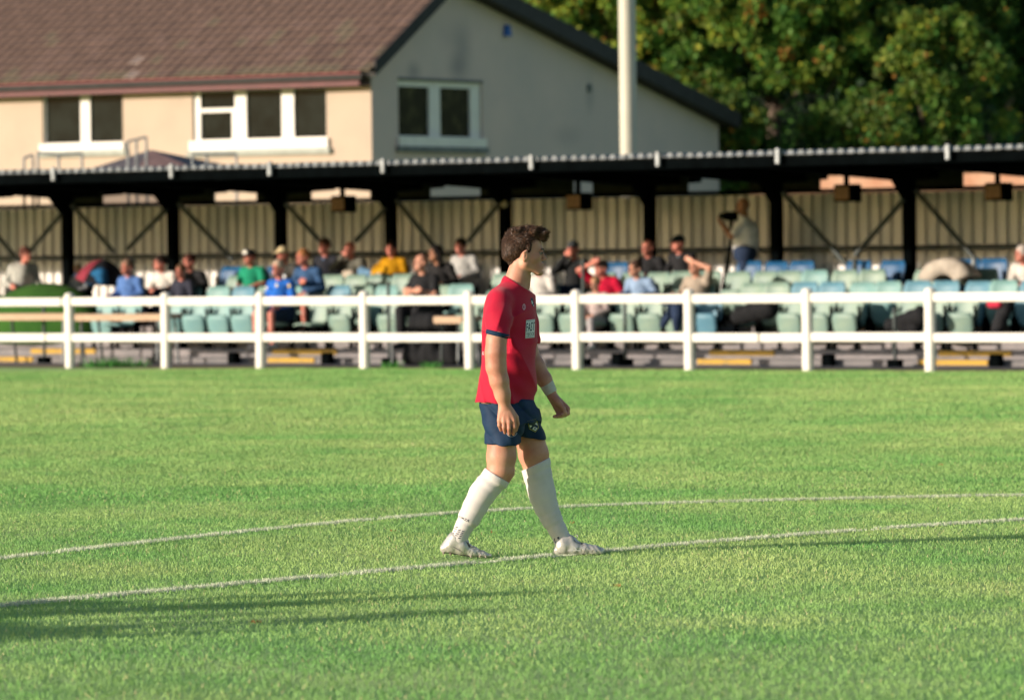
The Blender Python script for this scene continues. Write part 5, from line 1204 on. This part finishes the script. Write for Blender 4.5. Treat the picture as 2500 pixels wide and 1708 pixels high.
# open neck and sleeve mouths
cN = H(1264, 690)
ops += [('s', Cap(H(1259, 694), H(1275, 660), .062, .068), .006)]
def sleeve_post(P):
    # remove cloth beyond the sleeve hems (near arm: in front of the chest plane, far arm: behind it)
    lat_ = (P[0]-cN.x)*RL.x+(P[1]-cN.y)*RL.y
    dn = (P[0]-pl.x)*sn.x+(P[1]-pl.y)*sn.y+(P[2]-pl.z)*sn.z
    side = np.clip((np.abs(lat_)-.155)/.008, 0, 1)*(P[2] > H(1240, 860).z)
    cut = np.where((side > .5) & (dn > 0), .03, 0.0)
    x, y, z = P[0]-cN.x, P[1]-cN.y, P[2]-cN.z
    arm = np.exp(-((z+.13)**2+(x+.03)**2)/.010)
    f = .0050*np.sin(46*x+30*z+4*np.sin(7*z))*np.clip(-z*3-.25, 0, 1)*.6
    f = f+.0075*arm*np.sin(75*(x*.8-z*.35))+.0045*np.sin(17*z+26*x+5*y)*np.clip(-z*2.2-.3, 0, 1)
    f = f+.006*np.exp(-((z+.52)**2)/.012)*np.sin(34*x+8*z)+.004*np.sin(60*(z+.55*x))*np.exp(-((x+.02)**2)/.006)*np.clip(-z*2, 0, 1)
    pc = H(1241, 677); coll = (x+cN.x-pc.x)*.55+(z+cN.z-pc.z)*.84
    rg = lambda ph, p=3: (1-np.abs(np.sin(ph)))**p
    g = -.011*rg(9*z+13*x+.9*np.sin(5*z)+1.0)*np.clip((-z-.22)*6, 0, 1)*np.clip((x+.05)*14, 0, 1)-.008*rg(-16*z+8*x+.4)*np.clip((-z-.05)*9, 0, 1)*np.exp(-((z+.20)**2)/.02)*np.clip((x+.08)*14, 0, 1)
    g = g-.010*rg(24*x-9*z+.6)*np.exp(-((z+.13)**2)/.012)*np.clip((-x-.05)*16, 0, 1)-.007*rg(20*x+4*z)*np.clip((-z-.45)*9, 0, 1)
    return f*np.clip((-z-.10)*8, 0, 1)+g+cut+np.where(coll > 0, .03, 0.0)
class Hem(Half): pass
shirt, SV, SF_ = sdf_obj('shirt', ops, .0045, m_red, None, post=sleeve_post, keep=True); place(shirt)
# sleeve bands and collar
def ring_band(name, cx, cy, cd, r0, r1, w, m, n=28, ax=None, yaw=0.0, ell=1.0):
    c = H(cx, cy, cd); ax = Vector(ax).normalized(); u = ax.cross(Vector((0, 1, 0))).normalized(); v = ax.cross(u); mb = MB(); rs = []
    for (t, r) in ((-w/2, r0-.004), (-w/2, r0), (w/2, r1), (w/2, r1-.004)): rs.append([c+ax*t+u*(r*math.cos(2*math.pi*i/n))+v*(r*ell*math.sin(2*math.pi*i/n)) for i in range(n)])
    mb.rings(rs, caps=False, smooth=True); return place(mb.build(name, m))
ring_band('sleeve_band', 1214.7, 815.0, -.250, .0640, .0630, .024, m_nav, ax=sn)
ring_band('sleeve_band', 1290, 828, .213, .0585, .0580, .022, m_nav, ax=sn)
cn = Vector((.42, 0, .91)).normalized()
# ---------- wrist tape
tape = sdf_obj('wrist_tape', [('u', Cap(H(1331, 930, .19), H(1347.5, 962, .17), 18.5*PX, 15.3*PX)), ('i', Half(H(1331.5, 936, .19), (-.46, 0, .89))), ('i', Half(H(1347, 959, .17), (.46, 0, -.89)))], .0035, mat('tape_cream', (0.60, 0.57, 0.50), .9, scale=12, var=.08, bump=.4, bscale=90), None); place(tape)
# ---------- shorts
def zrow(y, x, dy, a, b): p = H(x, y, dy); return (p.z, p.x, p.y, a, b)
hipz = [(945, 1190, 1276, .120), (966, 1186, 1286, .135), (978, 1172, 1302, .168), (988, 1171, 1306, .176), (1010, 1177, 1316, .182), (1030, 1180, 1320, .182)]
ops = [('u', Loft(loft_rows(hipz), -PSI), .02),
       ('u', Loft([zrow(1000, 1236, -.07, .110, .095), zrow(1030, 1230, -.085, .107, .10), zrow(1060, 1229, -.095, .103, .102), zrow(1084, 1229, -.10, .104, .104)], -.1), .02),
       ('u', Loft([zrow(1000, 1270, .07, .100, .100), zrow(1030, 1280, .085, .094, .104), zrow(1050, 1286, .09, .092, .104), zrow(1069, 1288, .095, .091, .104)], -.1), .02),
       ]
c5 = H(1236, 1030)
def shorts_post(P):
    x, y, z = P[0]-c5.x, P[1]-c5.y, P[2]-c5.z
    return .010*(1-np.abs(np.sin(19*x+11*z+.8*np.sin(14*z))))**2-.004+.006*np.sin(26*z-30*x+1)*np.clip((.02-z)*12, 0, 1)+.0045*np.sin(70*x+40*z)*np.exp(-(x-.06)**2/.004)+.02*np.clip((z+.09)*-9, 0, 1)*np.clip((.0-y)*20, 0, 1)*np.clip((-.03-x)*14, 0, 1)*0
shorts, HV_, HF_ = sdf_obj('shorts', ops, .0045, m_nav, None, post=shorts_post, keep=True); place(shorts)
# ---------- socks
def sock(leg, i0, p, n, name):
    ch = [(x, y, d, r+1.4) for x, y, d, r in leg[i0:]]
    t = H(*leg[i0+2][:3]); ax = (H(*leg[i0][:3])-H(*leg[-3][:3])).normalized(); pp = H(*p); nn = Vector(n).normalized()
    def post(P):
        s = (P[0]-pp.x)*nn.x+(P[1]-pp.y)*nn.y+(P[2]-pp.z)*nn.z
        rib = np.where(s > -.035, -.0022, 0)
        fold = .0016*np.sin(s*150)*np.exp(-((s+.30)**2)/.0015)+.0012*np.sin(s*120+P[0]*20)*np.exp(-((s+.06)**2)/.002)
        return rib-fold
    o, V, F = sdf_obj(name, [('u', q[1], .02) for q in C3(ch)]+[('i', Half(pp, nn))], .0042, m_sock, None, post=post, keep=True)
    return place(o), V, F
s1, S1V, S1F = sock(near_leg, 3, (1210, 1158, -.10), (.54, 0, .84), 'sock')
s2, S2V, S2F = sock(far_leg, 2, (1310, 1132, .10), (-.43, 0, .90), 'sock')
# ---------- boots
def boot(pts, top, dy, gz, lace, name='boot'):
    ops = C3([(x, y, dy, r) for x, y, r in pts], .02)
    for x, y, r in pts[1:]:
        pass
    ops += C3([(x, y, dy, r) for x, y, r in top], .02)
    def post(P):
        q = H(pts[2][0], pts[2][1], dy); return .0012*np.sin((P[0]-q.x)*230+(P[2]-q.z)*160)*np.clip((P[0]-q.x)*8, 0, 1)
    ops.append(('i', Half((0, 0, gz), (0, 0, -1))))
    o, V, F = sdf_obj(name, ops, .0038, m_boot, None, post=post, keep=True); place(o); return o, V, F
bt1, B1V, B1F = boot([(1086, 1338, 12), (1100, 1331, 17.5), (1128, 1337, 17), (1154, 1346, 12), (1178, 1352.5, 7.5), (1196, 1355.5, 4.5)], [(1112, 1316, 20.5), (1125, 1326, 19)], -.095, .001, 0)
bt2, B2V, B2F = boot([(1362, 1344, 11.5), (1374, 1337, 17), (1400, 1336, 17), (1428, 1341, 14), (1450, 1343.5, 12), (1465, 1345, 10.5)], [(1377, 1326, 20.5), (1392, 1320, 15)], .08, .001, 0)
for pts, dy in ((((1083, 1350), (1100, 1353), (1150, 1358), (1172, 1359), (1186, 1359)), -.095), (((1366, 1356), (1380, 1356), (1432, 1357), (1452, 1357), (1466, 1355)), .10)):
    for x, y in pts:
        for w in (-.022, .022):
            a = H(x, y-3.5, dy+w); b = H(x+.5, y+2.0, dy+w); place(MB().tube(a, b, .0075, .005, n=10).build('stud', m_sole))
m_lace = mat('lace', (0.45, 0.44, 0.42), .8, scale=20, var=.1); m_lace_d = mat('boot_tongue', (0.12, 0.12, 0.12), .8, scale=20, var=.2)
mb = MB()
for i in range(6):
    x = 1402+i*8.2; y = 1321+i*2.9+(.0 if i < 4 else 1.0); mb.tube(H(x-3, y-1.6, .10-.030), H(x+2, y-2.6, .10+.006), .0028, n=6); mb.tube(H(x+2, y-2.6, .10+.006), H(x+5, y+1.0, .10+.034), .0028, n=6)
mb.path([H(1402, 1318, .09), H(1397, 1310, .08), (H(1402, 1304, .075)), H(1411, 1306, .075), H(1408, 1314, .08)], .0022, 6); place(mb.build('lace', m_lace))
mb = MB()
for i in range(5):
    x = 1140+i*7; y = 1325+i*5.0; mb.tube(H(x-2, y-2.2, -.120), H(x+3, y-1.4, -.085), .0026, n=6)
place(mb.build('lace', m_lace))
# ---------- hair
def hz_(P):
    return .0007*np.sin(P[0]*120+P[2]*260)*np.sin(P[1]*210-P[2]*70)
ops = [('u', Ell(H(1269, 596), HR(43, 35.5, 38)), .015), ('u', Ell(H(1256, 604), HR(28, 33, 32)), .015), ('u', Cap(H(1258, 575), H(1304, 573), 17*PX, 15*PX), .015), ('u', Cap(lat(H(1298, 574), -.012), lat(H(1321, 577), -.012), 15*PX, 11.5*PX), .015), ('u', Cap(lat(H(1298, 574), .016), lat(H(1324, 580), .014), 14*PX, 8*PX), .010), ('u', Cap(H(1250, 620), H(1255, 634), 24*PX, 16*PX), .015)]
rh = random.Random(12)
for q in range(16):
    a = rh.uniform(1292, 1322); b = rh.uniform(564, 580); w = rh.uniform(-.04, .04); e = rh.uniform(8, 15); g_ = rh.uniform(-.9, .55)
    ops.append(('u', Cap(lat(H(a, b), w), lat(H(min(a+e, 1335), b-g_*8), w*1.1), 7*PX, 2.2*PX), .005))
for q in range(14):
    a = rh.uniform(1258, 1302); w = rh.uniform(-.05, .05); ops.append(('u', Cap(lat(H(a, 566), w), lat(H(a+rh.uniform(2, 12), 556+abs(a-1275)*.10), w), 8*PX, 3*PX), .008))
ops += [('u', Cap(lat(H(1292, 600), s*.066), lat(H(1291.5, 613), s*.066), .012, .006), .01) for s in (-1, 1)]
ops += [('s', Ell(H(1316, 620), HR(23.5, 60, 36)), .004), ('s', Ell(H(1284, 634), HR(17, 60, 22)), .004), ('s', Ell(H(1274, 655), HR(14, 60, 19)), .006), ('s', Ell(H(1326, 600), HR(14, 24, 12)), .004)]
hair, HRV, HRF = sdf_obj('hair', ops, .0042, m_hair, None, post=hz_, keep=True); place(hair)
m_strand = attr_mat('hair_strands', rough=.45, trans=.0, noise=.2, nscale=40)
fc = HRV[HRF].mean(1); nn = np.cross(HRV[HRF[:, 1]]-HRV[HRF[:, 0]], HRV[HRF[:, 2]]-HRV[HRF[:, 0]]); nn /= np.linalg.norm(nn, axis=1)[:, None]+1e-9
r = np.random.default_rng(4); n = 30000; sel = r.integers(0, len(fc), n); p = fc[sel]+r.normal(0, .0015, (n, 3)); q = nn[sel]
hc = np.array(H(1268, 597)); rel = p-hc
topness = np.clip(rel[:, 2]/.05, 0, 1); front = np.clip(rel[:, 0]/.06, -1, 1.3)
comb = np.stack((.25+.75*topness*(front > -.4)-.35*(1-topness), np.zeros(n), -.55*(1-topness)+.12*topness), 1)+r.normal(0, .20, (n, 3))
comb -= (comb*q).sum(1)[:, None]*q*.8; comb /= np.linalg.norm(comb, axis=1)[:, None]
fr = (front > .35)*(topness > .2); ln = r.uniform(.005, .013, n)*(1+1.1*topness+.6*fr*r.uniform(0, 1, n)); comb = comb+(r.normal(0, .3, (n, 3))+np.array((.2, 0, .15)))*fr[:, None]; comb /= np.linalg.norm(comb, axis=1)[:, None]; d_ = comb+q*r.uniform(.05, .35, n)[:, None]*(1+.5*topness[:, None]); d_ /= np.linalg.norm(d_, axis=1)[:, None]
sd_ = np.cross(d_, q+r.normal(0, .2, (n, 3))); sd_ /= np.linalg.norm(sd_, axis=1)[:, None]
V = np.stack((p-sd_*.0017, p+sd_*.0017, p+d_*ln[:, None]), 1); c = np.array((.045, .023, .013))*r.uniform(.2, 2.6, (n, 1)); c4 = np.ones((n, 3, 4)); c4[:, :, :3] = c[:, None, :]
o = mesh_obj('hair_strands', np_mesh('hair_strands', V.reshape(-1, 3), np.arange(3*n).reshape(-1, 3), False, c4.reshape(-1, 4)), m_strand); place(o); o['kind'] = 'stuff'
# ---------- face details
for s in (-1, 1):
    mb = MB(); mb.sphere(lat(H(1318.5, 617.5), s*.030), .0118, 14, 10); place(mb.build('eyeball', mat('eye_white', (0.26, 0.20, 0.17), .7, spec=.05)))
    mb = MB(); mb.sphere(lat(H(1322.2, 617.8), s*.0305), (.0070, .008, .0070), 10, 8); place(mb.build('iris', mat('iris', (0.02, 0.018, 0.015), .5, spec=.1)))
    o = sdf_obj('eyebrow', [('u', Cap(lat(H(1326, 608.5), s*.017), lat(H(1320.5, 608.8), s*.041), .0048, .0034))], .0025, m_hair, None); place(o)
    o = sdf_obj('eyelid', [('u', Cap(lat(H(1325, 613.8), s*.021), lat(H(1319, 614.6), s*.042), .0040, .0032))], .0025, m_skin, None); place(o)
    mb = MB(); mb.tube(lat(H(1325.2, 615.4), s*.022), lat(H(1319.6, 616.2), s*.042), .0014, n=6); place(mb.build('eyelashes', m_hair))
o = sdf_obj('lips', [('u', Cap(lat(H(1324.6, 646.3), -.011), lat(H(1323.6, 646.3), .011), .0042, .0042), .006), ('u', Cap(lat(H(1323.6, 653.4), -.010), lat(H(1322.6, 653.4), .010), .0046, .0046), .004)], .0025, mat('lip', (0.44, 0.19, 0.145), .45), None); place(o)
# ---------- printed marks, laid on the cloth
def bvh(V, F): return BVHTree.FromPolygons([tuple(v) for v in V], [tuple(int(i) for i in f) for f in F])
TREES = {'shirt': bvh(SV, SF_), 'shorts': bvh(HV_, HF_), 's1': bvh(S1V, S1F), 's2': bvh(S2V, S2F), 'b2': bvh(B2V, B2F), 'b1': bvh(B1V, B1F)}
def proj(tr, x, y, off, fall):
    d = ray(x, y).normalized(); h = TREES[tr].ray_cast(CO, d)
    return (h[0] if h[0] is not None else fall)-d*off
def decal(name, tr, polys, m, off=.002, parent=None):
    """polys in photo pixels -> thin patches following the cloth"""
    mb = MB(); fall = None
    for poly in polys:
        cx = sum(p[0] for p in poly)/len(poly); cy = sum(p[1] for p in poly)/len(poly); d = ray(cx, cy).normalized(); h = TREES[tr].ray_cast(CO, d)
        if h[0] is None: continue
        vs = []; n = len(poly)
        pts = []
        for i in range(n):
            a, b = poly[i], poly[(i+1) % n]; k = max(1, int(math.hypot(b[0]-a[0], b[1]-a[1])/6)); pts += [(a[0]+(b[0]-a[0])*j/k, a[1]+(b[1]-a[1])*j/k) for j in range(k)]
        vs = [proj(tr, x, y, off, h[0]) for x, y in pts]; c = proj(tr, cx, cy, off, h[0]); mb.add(vs+[c], [(i, (i+1) % len(vs), len(vs)) for i in range(len(vs))])
    return place(mb.build(name, m))
def text_mesh(s, bold=False):
    cu = bpy.data.curves.new('t', 'FONT'); cu.body = s; cu.resolution_u = 2
    if bold: cu.offset = .012
    o = bpy.data.objects.new('t', cu); COL.objects.link(o); dg = bpy.context.evaluated_depsgraph_get(); me = bpy.data.meshes.new_from_object(o.evaluated_get(dg))
    V = [tuple(v.co) for v in me.vertices]; F = [tuple(p.vertices) for p in me.polygons]; bpy.data.objects.remove(o); return V, F
def text_decal(name, tr, s, quad, m, off=.004, bold=True):
    """quad TL, TR, BR, BL in photo pixels"""
    V, F = text_mesh(s, bold); x0 = min(v[0] for v in V); x1 = max(v[0] for v in V); y0 = min(v[1] for v in V); y1 = max(v[1] for v in V); out = []
    for v in V:
        a = (v[0]-x0)/(x1-x0); b = (v[1]-y0)/(y1-y0); T = [quad[0][k]*(1-a)+quad[1][k]*a for k in (0, 1)]; B = [quad[3][k]*(1-a)+quad[2][k]*a for k in (0, 1)]
        out.append((B[0]*(1-b)+T[0]*b, B[1]*(1-b)+T[1]*b))
    cx = sum(q[0] for q in out)/len(out); cy = sum(q[1] for q in out)/len(out); h = TREES[tr].ray_cast(CO, ray(cx, cy).normalized())
    if h[0] is None: return
    last = h[0]; vs = []
    for x, y in out: vs.append(proj(tr, x, y, off, last))
    me = bpy.data.meshes.new(name); me.from_pydata(vs, [], F); me.update(); return place(mesh_obj(name, me, m))
m_wht = mat('print_white', (0.75, 0.74, 0.72), .7, var=.02); m_ink = mat('print_ink', (0.015, 0.03, 0.06), .7, var=.05); m_gold = mat('print_gold', (0.30, 0.27, 0.08), .7, var=.1)
gridq = []
TL, TR, BR, BL = (1284.6, 781.5), (1306.0, 778.8), (1305.0, 823.6), (1282.6, 825.6)
nx, ny = 6, 4
bil = lambda a, b, q=(TL, TR, BR, BL): tuple((q[0][k]*(1-a)+q[1][k]*a)*(1-b)+(q[3][k]*(1-a)+q[2][k]*a)*b for k in (0, 1))
for i in range(nx):
    for j in range(ny): gridq.append([bil(i/nx, j/ny), bil((i+1)/nx, j/ny), bil((i+1)/nx, (j+1)/ny), bil(i/nx, (j+1)/ny)])
decal('sponsor_patch', 'shirt', gridq, m_wht, .0025)
text_decal('sponsor_letters', 'shirt', 'FAST', [bil(.06, .16), bil(1.0, .14), bil(1.0, .62), bil(.06, .66)], m_ink)
text_decal('sponsor_letters', 'shirt', 'TECCE', [bil(.07, .72), bil(.97, .70), bil(.97, .86), bil(.07, .90)], m_ink)
for b0 in (.045, .935): decal('patch_border', 'shirt', [[bil(i/6*.94+.03, b0), bil((i+1)/6*.94+.03, b0), bil((i+1)/6*.94+.03, b0+.02), bil(i/6*.94+.03, b0+.02)] for i in range(6)], m_ink, .004)
ring = []
for i in range(14):
    a, b = 2*math.pi*i/14, 2*math.pi*(i+1)/14; f = lambda t, k: (1279.5+3.8*k*math.cos(t), 749+7.6*k*math.sin(t)); ring.append([f(a, 1), f(b, 1), f(b, .66), f(a, .66)])
ring.append([(1279, 745), (1280.5, 745), (1280.5, 752), (1279.5, 754)])
decal('maker_mark', 'shirt', ring, mat('print_pink', (0.70, 0.40, 0.45), .7), .003)
decal('chest_crest', 'shirt', [[(1295.5, 728), (1300, 726), (1303.5, 738), (1304, 751), (1300, 746), (1297, 738)]], m_ink, .003)
decal('chest_crest', 'shirt', [[(1297.5, 734), (1299, 733), (1301.5, 741), (1298.5, 742)], [(1301, 744), (1303.4, 743.5), (1303.6, 749)]], m_wht, .0045)
text_decal('back_print', 'shirt', 'G', [(1177.5, 858), (1180.5, 858), (1180.5, 866), (1177.5, 866)], m_wht)
Z4 = lambda x, y: (1150+x/7.563, 900+y/7.563)
decal('shorts_crest', 'shorts', [[Z4(1036, 965), Z4(1212, 918), Z4(1256, 1085), Z4(1192, 1170), Z4(1076, 1112)]], m_gold, .003)
decal('shorts_crest', 'shorts', [[Z4(1054, 977), Z4(1202, 938), Z4(1238, 1080), Z4(1188, 1150), Z4(1086, 1100)]], m_ink, .0042)
decal('shorts_crest', 'shorts', [[Z4(1070, 1022), Z4(1130, 1050), Z4(1092, 1090)], [Z4(1208, 978), Z4(1230, 1045), Z4(1185, 1020)], [Z4(1163, 1066), Z4(1226, 1092), Z4(1190, 1142), Z4(1132, 1112)]], m_wht, .0054)
decal('shorts_crest', 'shorts', [[Z4(1172, 1080), Z4(1205, 1092), Z4(1188, 1122), Z4(1158, 1108)]], mat('print_grey', (0.15, 0.17, 0.22), .7), .0064)
arc = []
for i in range(13):
    t = math.pi*(.08+.84*i/12); c = Z4(750, 1165); f = lambda t, r: (c[0]+r*13.5*math.cos(t), c[1]+r*12*math.sin(t)); arc.append([f(t-.06, 1), f(t+.06, 1), f(t+.06, .90), f(t-.06, .90)])
decal('round_print', 'shorts', arc, m_wht, .003)
ZS = lambda x, y: (1060+x/5.282, 1230+y/5.282)
dash = []
for (x, y) in ((252, 286), (288, 294), (238, 312), (273, 316), (322, 332), (222, 340), (256, 343), (314, 355), (374, 350), (240, 370), (300, 380), (360, 370), (222, 394), (290, 380), (282, 404), (350, 391), (205, 418), (262, 430), (340, 414), (323, 437), (195, 392)):
    a, b = ZS(x, y); dash.append([(a-2.9, b-1.4), (a+2.9, b-.8), (a+2.9, b+1.4), (a-2.9, b+.8)])
decal('grip_marks', 's1', dash, m_ink, .002)
text_decal('sock_lettering', 's1', 'FORZA', [ZS(292, 138), ZS(462, 205), ZS(448, 236), ZS(292, 158)], m_ink, .002)
dash = [[ZS(1588, 422), ZS(1612, 420), ZS(1612, 448), ZS(1590, 450)]]
for (x, y) in ((1602, 468), (1610, 490), (1618, 514), (1626, 538), (1634, 558), (1550, 450), (1554, 470), (1562, 492), (1572, 516), (1580, 540)):
    a, b = ZS(x, y); dash.append([(a-1.0, b-1.8), (a+.9, b-1.9), (a+1.3, b+1.8), (a-.6, b+1.9)])
decal('grip_marks', 's2', dash, m_ink, .002)
decal('boot_flash', 'b2', [[ZS(1715, 600), ZS(1800, 540), ZS(1850, 590), ZS(1900, 575), ZS(1880, 650), ZS(1790, 640)]], mat('boot_white', (0.72, 0.71, 0.70), .25, metal=.2), .0015)
decal('boot_line', 'b2', [[ZS(1560, 595), ZS(1620, 625), ZS(1720, 655), ZS(1720, 663), ZS(1600, 630), ZS(1558, 605)]], mat('boot_grey', (0.22, 0.21, 0.20), .6), .0015)
decal('boot_line', 'b1', [[ZS(240, 540), ZS(330, 585), ZS(390, 640), ZS(380, 648), ZS(310, 592), ZS(238, 550)]], MATS['boot_grey'], .0015)

m_dk = mat('boot_dark_line', (0.10, 0.095, 0.09), .7)
L_ = lambda x0, y0, x1, y1, w=1.1: [(x0, y0), (x0+w, y0), (x1+w, y1), (x1, y1)]
decal('boot_crease', 'b2', [L_(1414+i*8.5, 1328+i*3.1, 1405+i*9.4, 1352) for i in range(6)], m_dk, .0012)
decal('boot_crease', 'b2', [[(1400, 1316), (1410, 1314), (1434, 1328), (1430, 1332), (1404, 1322)]], m_dk, .0014)
decal('boot_crease', 'b1', [L_(1150+i*8, 1336+i*3.2, 1142+i*9, 1354.5) for i in range(5)], m_dk, .0012)
decal('boot_crease', 'b1', [[(1136, 1318), (1141, 1318), (1150, 1334), (1145, 1336)]], m_dk, .0014)
decal('sole_edge', 'b2', [[(1351, 1352), (1380, 1354), (1420, 1355), (1462, 1352), (1462, 1355), (1380, 1357.5), (1352, 1356)]], m_sole, .0012)
decal('sole_edge', 'b1', [[(1084, 1349), (1110, 1351), (1150, 1356), (1190, 1358), (1150, 1359.5), (1108, 1357), (1086, 1354)]], m_dk, .0012)
